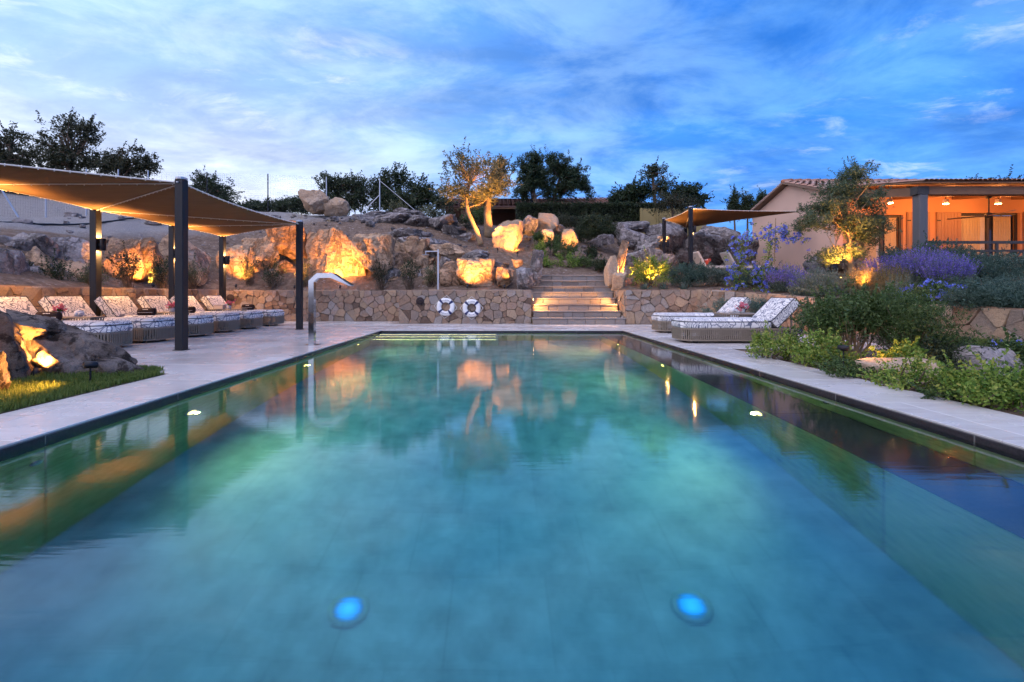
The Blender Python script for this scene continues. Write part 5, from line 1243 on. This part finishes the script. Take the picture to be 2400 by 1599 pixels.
def spikes(label, base, n, hgt, spread, mat, flmat, seed, name='lavender', cat='lavender', fl_frac=.45, lsize=.05, rx=.5, ry=.4):
    """many upright stems, the upper part in flower"""
    rg = np.random.default_rng(seed); t_ = thing(name, label, cat, base, 0); th = rg.uniform(0, 2*np.pi, n); r = np.sqrt(rg.random(n))
    bx_ = np.stack([r*np.cos(th)*rx*.55, r*np.sin(th)*ry*.55, np.zeros(n)], 1); tx = np.stack([r*np.cos(th)*rx, r*np.sin(th)*ry, hgt*rg.uniform(.65,1.05,n)*(1-.30*r**2)], 1); tx[:,:2] += rg.normal(size=(n,2))*spread
    st_ = []; fl = []; lf = []
    for i in range(n):
        d = tx[i]-bx_[i]; s_ = np.cross(d, rg.normal(size=3)); s_ /= np.linalg.norm(s_); w = .004; st_ += [bx_[i]-s_*w, bx_[i]+s_*w, tx[i]+s_*w*.5, tx[i]-s_*w*.5]
        for k in range(7): lf.append(bx_[i]+d*rg.uniform(.05,1-fl_frac))
        for k in range(9): fl.append(bx_[i]+d*rg.uniform(1-fl_frac,1.02))
    q = np.vstack([np.array(st_), leaves(lf, 1, .02, lsize*1.3, rg, .25, .9)])
    o_ = link('foliage', fastmesh('foliage', q, 4, mat), t_)
    if flmat is not None: o_ = link('flowers', fastmesh('flowers', leaves(fl, 1, .014, lsize*.55, rg, .7, .3), 4, flmat), t_); o_['kind'] = 'stuff'
    return t_
def lob(px, py, Y, w, h, d, base):
    p = at(px, py, Y)-Vector(base); return (p.x, p.y, p.z, w*Y/F, d, h*Y/F)      # centre and half sizes given in photo pixels
def T(label, px, Y, lobs, mat, seed, bark=BARK, n_cl=150, n_leaf=60, spread=.28, ls=.11, tr=.12, trunkpx=None, depth=1.1, base=None, **kw):
    b0 = base or pxg(px, Y); b0 = Vector(b0); b0.z -= .05
    L_ = [lob(a, b_, Y, w, h, depth*max(.6, w*Y/F/1.2), b0) for a, b_, w, h in lobs]
    if trunkpx: tk = [(0,0,0)]+[tuple(at(a, b_, Y)-b0) for a, b_ in trunkpx]
    else:
        top = L_[0]; tk = [(0,0,0), (top[0]*.4, 0, top[2]*.45), (top[0], top[1], top[2]*.95)]
    return tree(label, b0, L_, tk, mat, bark, n_cl, n_leaf, spread, ls, seed, tr, **kw)
gT = 'dark trees on the skyline'
T('largest dark oak on the left skyline', 165, 27, [(120,345,45,50),(175,300,60,34),(215,325,30,45),(150,380,70,30),(190,370,60,35)], G_OAK, 1, n_cl=330, n_leaf=30, spread=.23, ls=.15, tr=.2, trunkpx=[(160,420),(165,370)], limbs=46)
T('dark oak at the left picture edge', 20, 27, [(25,335,40,45),(60,370,40,40),(-10,360,50,50),(20,395,60,30)], G_OAK, 2, n_cl=260, n_leaf=30, spread=.23, ls=.15, tr=.18, limbs=36)
T('loose dark oak right of the largest one', 300, 27, [(270,370,35,28),(320,375,35,30),(350,385,28,28),(290,395,60,22),(250,390,30,25)], G_OAK, 3, n_cl=230, n_leaf=28, spread=.22, ls=.15, tr=.15, limbs=36)
T('rounded dark tree standing alone behind the wire fence', 497, 30, [(497,440,52,30),(480,430,35,22),(520,455,38,22),(530,470,30,14)], G_DARK, 4, n_cl=260, n_leaf=24, spread=.22, ls=.14, tr=.14)
T('dark rounded tree behind the ridge boulders', 800, 28, [(790,440,45,36),(840,445,40,34),(765,425,28,22),(815,475,60,26)], G_DARK, 5, n_cl=360, n_leaf=38, spread=.24, ls=.14, tr=.14)
T('dark pointed conifer clump left of the lit tree', 950, 28, [(905,440,34,40),(935,425,30,36),(975,445,32,36),(1005,460,30,30),(940,475,75,28),(890,455,25,30),(1030,475,30,22)], G_DARK, 6, n_cl=480, n_leaf=38, spread=.24, ls=.15, tr=.16, flat=1.5)
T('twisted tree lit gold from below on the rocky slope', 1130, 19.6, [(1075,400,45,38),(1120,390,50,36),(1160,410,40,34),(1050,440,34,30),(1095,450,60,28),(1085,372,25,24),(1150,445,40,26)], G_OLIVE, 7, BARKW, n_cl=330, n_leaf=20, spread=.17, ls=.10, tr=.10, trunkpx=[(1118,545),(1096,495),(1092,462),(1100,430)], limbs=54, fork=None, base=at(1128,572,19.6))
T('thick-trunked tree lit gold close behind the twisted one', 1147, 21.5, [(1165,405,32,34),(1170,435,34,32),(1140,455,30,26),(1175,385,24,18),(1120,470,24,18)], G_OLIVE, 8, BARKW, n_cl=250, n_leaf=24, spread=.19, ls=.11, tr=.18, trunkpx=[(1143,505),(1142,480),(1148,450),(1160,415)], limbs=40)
T('stone pine with two crowns, the left of the pair behind the far roof', 1262, 31, [(1245,400,46,38),(1232,440,34,32),(1270,420,34,30),(1250,375,34,18),(1285,455,26,18)], G_PINE, 9, n_cl=300, n_leaf=60, spread=.27, ls=.17, tr=.16, aspect=.25, limbs=30)
T('spreading stone pine, the right of the pair behind the far roof', 1292, 31.5, [(1310,395,42,34),(1345,415,40,30),(1370,435,26,24),(1320,440,50,24),(1295,375,24,18),(1380,455,16,14)], G_PINE, 10, n_cl=290, n_leaf=60, spread=.27, ls=.17, tr=.17, aspect=.25, trunkpx=[(1295,480),(1302,450),(1312,420)], limbs=40)
T('dense green tree left of the bare-topped one on the right skyline', 1480, 30, [(1470,460,42,26),(1500,450,36,24),(1450,470,28,20)], G_PINE, 11, n_cl=260, n_leaf=40, spread=.24, ls=.14, tr=.14)
T('tall sparse-topped tree on the right skyline', 1540, 29, [(1530,400,42,16),(1545,425,45,22),(1515,420,24,16),(1560,450,40,24)], G_DARK, 12, n_cl=150, n_leaf=24, spread=.2, ls=.13, tr=.14, limbs=44)
T('rounded dark tree behind the small sail', 1610, 29.5, [(1615,455,34,26),(1590,465,34,24),(1635,470,20,22)], G_PINE, 13, n_cl=250, n_leaf=40, spread=.24, ls=.14, tr=.14)
T('thin grey-leaved tree standing before the reed screen', 1580, 24, [(1575,470,38,26),(1600,480,34,24),(1550,485,25,20)], G_OAK, 14, n_cl=200, n_leaf=22, spread=.26, ls=.09, tr=.08, limbs=50)
for k, px in enumerate((1722, 1752, 1785)):
    T(['dark little conifer left of the house gable, leftmost of three','dark little conifer left of the house gable, middle of three','dark little conifer left of the house gable, nearest the roof'][k], px, 30, [(px,480,16,22),(px,462,9,14),(px,495,20,14)], G_DARK, 15+k, n_cl=90, n_leaf=34, spread=.22, ls=.13, tr=.07, group=gT)
olb = pxg(2003, 12.4); olb.z = max(olb.z, 1.2)
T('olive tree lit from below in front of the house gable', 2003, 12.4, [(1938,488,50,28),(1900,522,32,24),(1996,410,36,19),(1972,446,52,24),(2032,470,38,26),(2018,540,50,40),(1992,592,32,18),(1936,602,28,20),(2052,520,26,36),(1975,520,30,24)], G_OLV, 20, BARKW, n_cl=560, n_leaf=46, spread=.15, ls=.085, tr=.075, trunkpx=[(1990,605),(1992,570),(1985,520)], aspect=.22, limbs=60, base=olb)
for k in range(5): T('distant dark tree crown behind the house roof, number %s from the left' % ['one','two','three','four','five'][k], 2270+38*k, 40, [(2270+38*k,440,24,14),(2280+38*k,432,16,9+2*(k % 3))], G_DARK, 30+k, n_cl=80, n_leaf=30, spread=.4, ls=.2, tr=.1, group=gT)
# low skyline scrub and hedge
bb = at(640,500,33); tag(bush('low scrub on the skyline between the fence posts', bb, [lob(600,488,33,40,14,1.5,bb), lob(660,485,33,40,16,1.5,bb), lob(710,480,33,30,20,1.5,bb), lob(570,492,33,24,9,1.2,bb)], G_DARK, 260, 44, .36, .16, 40), None)
bb = at(30,450,24.5); bush('dark scrub along the fence at the left edge', bb, [lob(20,425,24.5,70,26,1.2,bb), lob(120,445,24.5,70,18,1.2,bb), lob(220,462,24,70,14,1.0,bb), lob(320,470,24,50,12,1.0,bb)], G_OAK, 330, 40, .32, .13, 41)
# clipped hedge
hd = thing('hedge', 'clipped dark ivy hedge in front of the far house', 'hedge', (6,27,4.6)); rg = np.random.default_rng(44)
n = 3300; hp = np.stack([rg.uniform(1.0, 9.8, n), np.where(rg.random(n) < .6, 26.9-.25+rg.normal(0,.05,n), rg.uniform(26.7,27.6,n)), rg.uniform(4.5, 6.15, n)], 1)
q = rg.random(n) < .25; hp[q,2] = 6.15+rg.normal(0,.05,q.sum()); hp -= np.array(hd.location)
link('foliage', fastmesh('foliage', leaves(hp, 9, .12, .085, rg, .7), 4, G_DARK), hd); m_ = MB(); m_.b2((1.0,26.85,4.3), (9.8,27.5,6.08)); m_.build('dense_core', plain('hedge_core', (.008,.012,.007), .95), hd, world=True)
SCREENM = plain('reed', (0.30,0.24,0.10), .85, var=.25, scale=20)
sc = thing('reed_screen', 'tan reed screen panel behind the small sail', 'screen', (9.0,26,4.0)); x0, x1, z0, z1 = at(1500,0,26).x, at(1655,0,26).x, 4.0, at(0,489,26).z
m_ = MB(); m_.b2((x0,26,z0-.6), (x1,26.03,z1)); m_.build('panel', SCREENM, sc, world=True)
for k in range(5): x = x0+.05+(x1-x0-.1)*k/4; m_ = MB(); m_.b2((x-.03,25.9,z0-.6), (x+.03,25.96,z1+.02)); m_.build('post', SCREENM, sc, world=True)
m_ = MB(); 
k = -2.0
while k < x1-x0:
    for s in (1,-1):
        a = (x0+k, z0) if s > 0 else (x0+k+2.0, z0); b_ = (a[0]+s*2.0, z0+2.0); 
        if min(a[0], b_[0]) >= x0-.01 and max(a[0], b_[0]) <= x1+.01: m_.bar((a[0],25.985,a[1]), (b_[0],25.985,min(b_[1], z1)), .02, .01)
    k += .33
m_.build('lattice', SCREENM, sc, world=True, kind='stuff')
# ---- wire fence on the ridge
fpts = [(-60,560,15.5),(107,517,18.2),(202,505,20.5),(277,500,22),(347,498,23),(485,495,24.5),(628,497,25),(765,500,24.5),(890,512,24)]
fn = thing('wire_fence', 'wire mesh fence with steel posts along the ridge at the left', 'fence', at(*fpts[4])); prev = None
wires = MB()
for k, (px, py, Y) in enumerate(fpts):
    p = at(px, py, Y); p.z = H(p.x, p.y); m_ = MB(); m_.tube([p-Vector((0,0,.2)), p+Vector((0,0,2.1))], .03, 7); m_.build('post', STEEL if k > 6 or k < 5 else ANTH, fn, world=True)
    if prev is not None:
        L = (p-prev).length; nv = int(L/.10)
        for i in range(nv):
            q = prev.lerp(p, (i+.5)/nv); wires.bar(q+Vector((0,0,.05)), q+Vector((0,0,2.05)), .0022)
        for j in range(20): wires.bar(prev+Vector((0,0,.05+j*.105)), p+Vector((0,0,.05+j*.105)), .0022)
    prev = p
wires.build('wire_mesh', ANTH, fn, world=True, kind='stuff')
p = at(890,512,24); p.z = H(p.x,p.y); q = at(835,505,23.6); q.z = H(q.x,q.y)-.1; m_ = MB(); m_.tube([p+Vector((0,0,1.25)), q], .025, 6); m_.build('brace', STEEL, fn, world=True)
p = at(-20,540,16.0); p.z = H(p.x,p.y); q = at(43,531,16.3); q.z = H(q.x,q.y); m_ = MB(); m_.tube([p+Vector((0,0,1.5)), q], .03, 6); m_.build('brace', STEEL, fn, world=True)
p = at(890,512,24); p.z = H(p.x,p.y)+2.0; q = at(1010,515,23); q.z = H(q.x,q.y); m_ = MB(); m_.tube([p, q], .012, 5); m_.build('stay_wire', STEEL, fn, world=True)
pts = []
for i in range(30):
    f = i/29; x = -15.2+f*2.2; y = 13.2+f*6.5; x = -15.0+1.4*f-1.2*f*f; pts.append((x, y, H(x, y)+.05+.04*noise.noise((i*.7,0,0))))
m_ = MB(); m_.tube(pts, .035, 7); tag(m_.build('black_pipe', ANTH, None, True), 'black plastic pipe lying along the gravel slope at the left', 'pipe')
pts = [at(1165,575,19.2), at(1190,590,18.6), at(1215,605,17.9), at(1240,618,17.2)]; pts = [Vector((p.x,p.y,H(p.x,p.y)+.04)) for p in pts]; m_ = MB(); m_.tube(pts, .012, 6); tag(m_.build('garden_cable', BARKW, None, True), 'thin cable lying on the soil right of the lit tree', 'cable')
# ============================================================ garden plants
def B(label, px, py, Y, lobs, mat, seed, n_cl, n_leaf, spread, ls, depth=.5, z=None, **kw):
    b0 = at(px, py, Y); b0.z = H(b0.x, b0.y) if z is None else z
    return bush(label, b0, [lob(a, b_, Y, w, h, depth, b0) for a, b_, w, h in lobs], mat, n_cl, n_leaf, spread, ls, seed, **kw)
# scrub behind the left walls
for k, (px, Y, h, w) in enumerate(((40,10.6,60,60),(130,10.9,62,55),(215,11.4,46,40),(300,11.8,80,40),(375,12.9,66,34),(450,14.4,60,40),(585,16.2,66,26),(640,16.2,56,36),(715,16.2,60,26),(895,16.0,60,34),(960,15.9,66,36),(1010,15.9,50,26))):
    b0 = at(px, 672, Y); b0.z = 1.0
    bush(['wispy dark shrub at the left edge above the wall','wispy dark shrub above the nearest table','small dark shrub left of the back sail post','tall wispy shrub right of the back sail post','wispy shrub in front of the left wall light','wispy shrub between the middle sail posts','thin green shrub right of the farthest sail post','leafy shrub left of the slim front post','small shrub lit orange behind the chrome spout','dark wispy shrub left of the shower','round wispy shrub beside the shower','small dark shrub right of the shower column'][k], b0, [lob(px, 672-h*.55, Y, w*.8, h*.5, .30, b0), lob(px-w*.3, 672-h*.35, Y, w*.5, h*.32, .25, b0)], [G_OAK,G_DARK,G_OLIVE][k % 3], 75, 13, .13, .055, 500+k, group='scrub behind the left walls', stems=26, shell=.2)
# slope plants above the steps
for k, (px, py, Y, w, h, mt, lab) in enumerate(((1297,575,18.7,22,22,G_MID,'green bush left of the upright lit boulder'),(1322,590,18.3,30,22,G_MID,'bright green bush below the upright lit boulder'),(1330,622,17.4,34,24,G_LIME,'broad lime green bush in the middle of the soil slope'),(1368,625,17.5,28,20,G_MID,'green bush right of the broad one on the slope'),(1272,625,17.3,22,20,G_LIME,'small lime bush behind the lamp at the steps'),(1385,596,18.6,14,12,G_DARK,'small dark round plant on the right of the slope'),(1265,590,18.2,14,20,G_LIME,'upright young shrub behind the standing stones'),(1405,625,17,18,14,G_DARK,'low dark plant by the top of the steps'),(1262,558,19.4,16,10,G_MID,'low plant between the lit boulders'))):
    B(lab, px, py, Y, [(px, py-h*.3, w, h*.9), (px+w*.4, py-h*.1, w*.6, h*.6)], mt, 520+k, 85, 26, .11, .06, .35)
B('large dark round bush before the hedge', 1395, 560, 21.5, [(1395,535,46,32),(1370,545,30,24),(1420,545,28,22)], G_DARK, 530, 260, 44, .18, .08, .8)
B('low scrub in front of the hedge left of the round bush', 1330, 530, 24.5, [(1320,520,40,14),(1360,522,30,12)], G_OAK, 531, 150, 30, .2, .08, .5)
B('dry scrub below the thick lit tree', 1075, 540, 22.5, [(1075,528,40,18),(1040,510,30,20),(1110,545,30,16)], G_OAK, 532, 190, 30, .22, .08, .6)
B('leafy shrub beside the far porch pillar', 1120, 520, 25, [(1120,505,26,20),(1100,515,22,14)], G_MID, 533, 120, 30, .2, .09, .5)
B('grey tuft between the ridge rocks', 935, 500, 23.8, [(935,490,22,22),(1000,500,22,18)], G_OLIVE, 534, 90, 24, .2, .09, .4)
# bed above the right-hand wall
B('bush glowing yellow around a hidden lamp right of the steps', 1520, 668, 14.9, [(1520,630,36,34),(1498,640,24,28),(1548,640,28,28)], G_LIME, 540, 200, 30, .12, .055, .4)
B('grey-green shrub right of the glowing bush', 1600, 672, 14.8, [(1595,645,34,26),(1630,645,32,26)], G_ROSE, 541, 240, 36, .12, .05, .4)
B('grey-green shrub below the terrace loungers', 1670, 672, 14.9, [(1665,645,34,22),(1700,650,30,20)], G_GREY, 542, 230, 34, .12, .045, .4)
B('low dark shrub behind the blue climber', 1770, 680, 14.2, [(1755,655,36,26),(1800,650,34,28)], G_ROSE, 543, 220, 34, .12, .05, .4)
def agave(px, py, Y, label, seed):
    rg = random.Random(seed); b0 = at(px, py, Y); b0.z = max(1.0, H(b0.x, b0.y)-.02); t_ = thing('agave', label, 'agave', b0, 0, 'agaves on the wall')
    for k in range(15):
        a = k*2.4; el = rad(rg.uniform(25, 80)); L = rg.uniform(.26,.36); d = Vector((math.cos(a)*math.cos(el), math.sin(a)*math.cos(el), math.sin(el))); s_ = d.cross(Vector((0,0,1))).normalized(); n_ = s_.cross(d)
        m_ = MB(); m_.add([s_*.02, -s_*.02, d*L*.5+s_*.028-n_*.01, d*L*.5-s_*.028-n_*.01, d*L, n_*-.015+d*.02, d*L*.5-n_*.025], [(0,2,6,5),(1,5,6,3),(2,4,6),(3,6,4),(0,1,3,2),(2,3,4)]); m_.build('leaf', G_GREY, t_)
agave(1512,676,14.25,'agave on the wall nearest the steps',1); agave(1556,676,14.25,'agave on the wall, middle one of three',2); agave(1604,675,14.25,'agave on the wall farthest from the steps',3)
def climber(px0, Y, label, path, heads, seed):
    b0 = pxg(px0, Y); rg = np.random.default_rng(seed); t_ = thing('plumbago', label, 'flowering shrub', b0, 0, 'blue flowering climbers'); P = [Vector((0,0,0))]+[at(a, b_, Y)-b0 for a, b_ in path]
    m_ = MB(); m_.tube(P, [.02]+[.014]*(len(P)-1), 6); m_.build('stem', BARK, t_, True)
    cen = []
    for i in range(len(P)-1):
        for k in range(10): cen.append(P[i].lerp(P[i+1], k/10)+Vector((rg.normal()*.06, rg.normal()*.08, rg.normal()*.04)))
    hc = []
    for a, b_, w, h, n in heads:
        for k in range(n): hc.append(at(a+rg.normal()*w*.55, b_+rg.normal()*h*.55, Y)-b0+Vector((0, rg.normal()*.15, 0)))
    cen += hc[::2]
    link('foliage', fastmesh('foliage', leaves(np.array(cen), 20, .11, .055, rg, .45), 4, G_LIME), t_)
    o_ = link('flowers', fastmesh('flowers', leaves(np.array(hc), 16, .055, .045, rg, .9), 4, FL_BLUE), t_); o_['kind'] = 'stuff'
climber(1728, 13.4, 'tall blue-flowering climber, the left of two', [(1735,640),(1738,600),(1745,565)], [(1745,560,36,24,40),(1730,600,34,26,26),(1722,640,20,30,24),(1760,620,20,34,16),(1715,675,26,8,7)], 1)
climber(1785, 12.9, 'tall blue-flowering climber, the right of two', [(1792,640),(1802,600),(1810,560)], [(1815,550,34,20,26),(1850,560,34,22,36),(1795,635,18,18,14),(1785,660,20,20,14),(1830,540,30,12,14)], 2)
m_ = MB(); m_.tube([at(1815,620,12.95), at(1818,512,12.95)], .012, 6); tag(m_.build('garden_stake', BARKW), 'thin cane standing behind the right-hand climber', 'cane')
def SP(label, px, py, Y, n, hpx, rxpx, seed, mat=None, fl=None, name='lavender', cat='lavender', **kw):
    b0 = at(px, py, Y); b0.z = H(b0.x, b0.y)-.02; return spikes(label, b0, n, hpx*Y/F, .05, mat or G_GREY, fl, seed, name, cat, rx=rxpx*Y/F, ry=.4, **kw)
SP('lavender clump right of the blue climbers', 1845, 690, 12.6, 420, 66, 54, 1, fl=FL_PURP)
SP('small lavender clump beside the grey santolina', 1880, 690, 12.0, 160, 50, 30, 2, fl=FL_PURP)
SP('yellowing upright shrub before the rose house wall', 1850, 650, 13.6, 120, 60, 26, 3, G_LIME, None, 'shrub', 'shrub')
B('silver grey santolina mound behind the wall', 1930, 700, 11.6, [(1925,665,46,38),(1965,672,36,32),(1890,675,30,26)], G_GREY, 560, 300, 40, .11, .055, .45, aspect=.2, up=1.2)
SP('pale ornamental grass lit gold under the olive tree', 2020, 690, 11.3, 260, 74, 44, 4, G_DRY, G_DRY, 'ornamental_grass', 'grass clump')
SP('dull ornamental grass right of the gold lit one', 2085, 690, 11.0, 200, 80, 40, 5, G_DRY, G_OLIVE, 'ornamental_grass', 'grass clump')
SP('long bank of purple lavender in front of the porch, left part', 2090, 668, 11.6, 620, 78, 72, 6, fl=FL_PURP)
SP('long bank of purple lavender in front of the porch, middle part', 2165, 675, 11.2, 820, 98, 78, 7, fl=FL_PURP)
SP('long bank of purple lavender in front of the porch, right part', 2225, 690, 10.6, 640, 94, 56, 8, fl=FL_PURP)
SP('silver spires between the lavender and the blue bush', 2105, 700, 10.4, 90, 70, 40, 9, G_GREY, G_GREY, 'salvia', 'flower')
B('bush dotted with pale blue flower heads above the right wall', 2190, 722, 9.9, [(2180,695,52,34),(2215,700,46,32),(2150,700,30,28)], G_MID, 570, 240, 34, .11, .05, .45, flower=(FL_BLUE, 150, 14, .045, .045))
B('grey-green rosemary bank below the porch railing, left part', 2190, 640, 13.0, [(2130,610,60,34),(2200,605,60,36)], G_ROSE, 571, 330, 40, .14, .06, .6, up=1.0)
B('grey-green rosemary bank below the porch railing, right part', 2330, 660, 11.6, [(2290,640,70,50),(2360,640,70,54),(2420,640,60,50)], G_ROSE, 572, 560, 44, .14, .06, .7, up=1.0, aspect=.25)
B('dark rosemary trailing over the wall at the right edge', 2330, 725, 10.2, [(2290,690,66,36),(2370,690,70,38),(2430,690,60,36)], G_ROSE, 573, 460, 44, .13, .055, .6, up=.8, aspect=.25)
B('rosemary mound just above the two blue-grey wall stones', 2290, 728, 8.9, [(2280,700,60,34),(2330,700,50,34)], G_ROSE, 575, 330, 44, .12, .05, .4, up=.9, aspect=.25)
B('rosemary mound above the wall at the very right edge', 2385, 730, 8.4, [(2380,702,54,36),(2420,700,50,36)], G_ROSE, 576, 300, 44, .12, .05, .4, up=.9, aspect=.25)
B('shrub with orange-lit berries under the railing', 2290, 650, 12.4, [(2270,625,40,24)], G_ROSE, 574, 120, 34, .13, .06, .4)
# low bed at the right, in front of the wall
B('low bright green shrub at the corner of the paving', 1815, 842, 6.4, [(1815,808,50,30),(1850,815,38,26),(1785,818,26,20)], G_LIME, 580, 150, 22, .075, .034, .32, z=-.03, aspect=.5)
B('upright bright green shrub second along the paving', 1930, 862, 5.75, [(1930,815,44,40),(1900,835,30,24),(1960,840,36,24)], G_LIME, 581, 170, 22, .075, .035, .32, z=-.03, aspect=.5)
B('low green shrub in front of the flat lit slab', 2000, 880, 5.0, [(1975,866,44,22),(2050,876,30,18)], G_MID, 582, 110, 20, .065, .032, .26, z=-.03, aspect=.5)
B('loose green shrub before the right end of the lit slab', 2120, 905, 4.4, [(2120,872,48,34),(2160,895,50,24),(2090,892,36,22)], G_LIME, 583, 100, 18, .065, .032, .24, z=-.03, aspect=.5)
B('yellow-green shrub with orange tips at the right edge', 2330, 960, 3.75, [(2320,900,66,52),(2380,915,60,60),(2270,915,44,36),(2420,930,50,60)], G_LIME, 584, 260, 20, .08, .036, .32, z=-.03, aspect=.5)
B('low yellow-green ground cover along the paving at the right', 2250, 940, 3.95, [(2220,922,60,18),(2300,945,60,20),(2370,965,50,18)], G_MID, 585, 80, 18, .06, .03, .2, z=-.03, aspect=.5)
B('tall airy shrub with bare red-brown stems in the right-hand bed', 2000, 852, 6.2, [(1990,745,90,42),(2050,730,66,44),(1930,760,50,40),(1960,720,50,26)], G_MID, 586, 400, 20, .12, .05, .45, z=-.03, stems=46, bark=BARKW, shell=.3)
B('shrub with orange-lit leaves against the stone wall', 1930, 800, 7.6, [(1930,745,60,44),(1975,740,44,40)], G_OLIVE, 587, 190, 18, .13, .055, .4, z=-.03, stems=34, bark=BARKW, shell=.3)
B('big dense dark rosemary bush in the right-hand bed', 2150, 880, 5.9, [(2120,765,76,66),(2175,780,64,62),(2080,740,50,50),(2200,820,50,44),(2140,845,76,34),(2110,720,44,36)], G_MID, 588, 640, 34, .10, .042, .62, z=-.03, aspect=.22, up=.9, stems=30)
B('dark low bush at the foot of the big rosemary', 2190, 895, 5.4, [(2190,850,56,40),(2150,870,50,28),(2220,840,34,30)], G_DARK, 589, 300, 40, .10, .045, .4, z=-.03, aspect=.3)
B('sprig of lime leaves in front of the dark bush', 2110, 860, 5.15, [(2100,835,40,16),(2130,825,24,16)], G_LIME, 590, 46, 22, .06, .045, .15, z=-.03, aspect=.5)
B('feathery green plant right of the domed boulder', 2370, 860, 5.2, [(2365,835,40,34),(2400,840,30,36)], G_MID, 591, 130, 30, .10, .05, .3, z=-.03, flower=(FL_BLUE, 18, 8, .03, .03))
B('grey-green sprigs growing at the wall behind the right-hand loungers', 1690, 745, 12.4, [(1690,722,24,20),(1655,735,20,12)], G_GREY, 592, 90, 22, .10, .05, .2, z=0.0)
B('small rosemary between the right-hand lounger heads', 1775, 750, 10.4, [(1778,722,24,24)], G_ROSE, 593, 100, 30, .09, .045, .2, z=0.0, aspect=.2, up=1)
# ============================================================ grass
def turf(name, label, pts, mat, h, seed, w=.006, bend=.5):
    rg = np.random.default_rng(seed); P = np.array(pts); n = len(P); a = rg.uniform(0, 2*np.pi, n); hh = h*rg.uniform(.5,1.25,n); d = np.stack([np.cos(a), np.sin(a), np.zeros(n)], 1); s = np.stack([-np.sin(a), np.cos(a), np.zeros(n)], 1)
    tip = P+d*(hh*bend*rg.random(n))[:,None]; tip[:,2] += hh; mid = P+(tip-P)*.5; mid[:,2] += hh*.08
    q = np.empty((n,4,3)); q[:,0] = P-s*w; q[:,1] = P+s*w; q[:,2] = tip; q[:,3] = mid-s*w*.6
    return tag(link(name, fastmesh(name, q.reshape(-1,3), 4, mat)), label, 'grass', kind='stuff')
TURF = plain('turf_soil', (0.05,0.045,0.02), .95, var=.3, bstr=.4)
rg = np.random.default_rng(77)
def inpatch(x, y): return x < -3.76 and y < 5.32+.35*min(1, max(0, (-x-3.77)/1.0))*(1.0) and y < 5.55 and not (x > -3.95 and y > 5.15)
m_ = MB(); m_.prism([(-3.752,-2.5),(-3.752,5.05),(-3.9,5.24),(-4.8,5.6),(-9.3,5.6),(-9.3,-2.5)], -.10, .004); tag(m_.build('lawn', TURF), kind='structure')
pts = []
while len(pts) < 26000:
    x, y = -3.76-abs(rg.normal())*1.1, rg.uniform(2.6, 5.65)
    if inpatch(x, y): pts.append((x, y, .004))
turf('grass', 'short green grass around the lichen boulders at the left', pts, G_LAWN, .055, 1)
m_ = MB(); m_.prism([(6.9,6.9),(9.3,6.0),(9.25,8.2),(9.0,9.3),(8.6,9.7),(7.4,8.6)], -.04, .035); tag(m_.build('lawn', TURF), kind='structure')
pts = []
while len(pts) < 15000:
    x, y = rg.uniform(6.9, 9.3), rg.uniform(6.2, 9.7)
    if x < rw_x(y)-.05 and (y < 8.6+(x-7.4)*.9 or x > 8.6) and y > 6.9-(x-6.9)*.37: pts.append((x, y, .034))
turf('grass', 'strip of lawn below the stone wall at the right', pts, G_LAWN, .05, 2)
# dry tufts on the slopes
pts = []
for k in range(90):
    x, y = rg.uniform(-11, 6), rg.uniform(17, 24)
    for _ in range(26): xx, yy = x+rg.normal()*.10, y+rg.normal()*.10; pts.append((xx, yy, 0))
pts = [(x, y, H(x, y)) for x, y, _ in pts]; turf('dry_grass', 'dry grass tufts scattered on the soil slopes', pts, G_DRY, .16, 3, .005, .9)
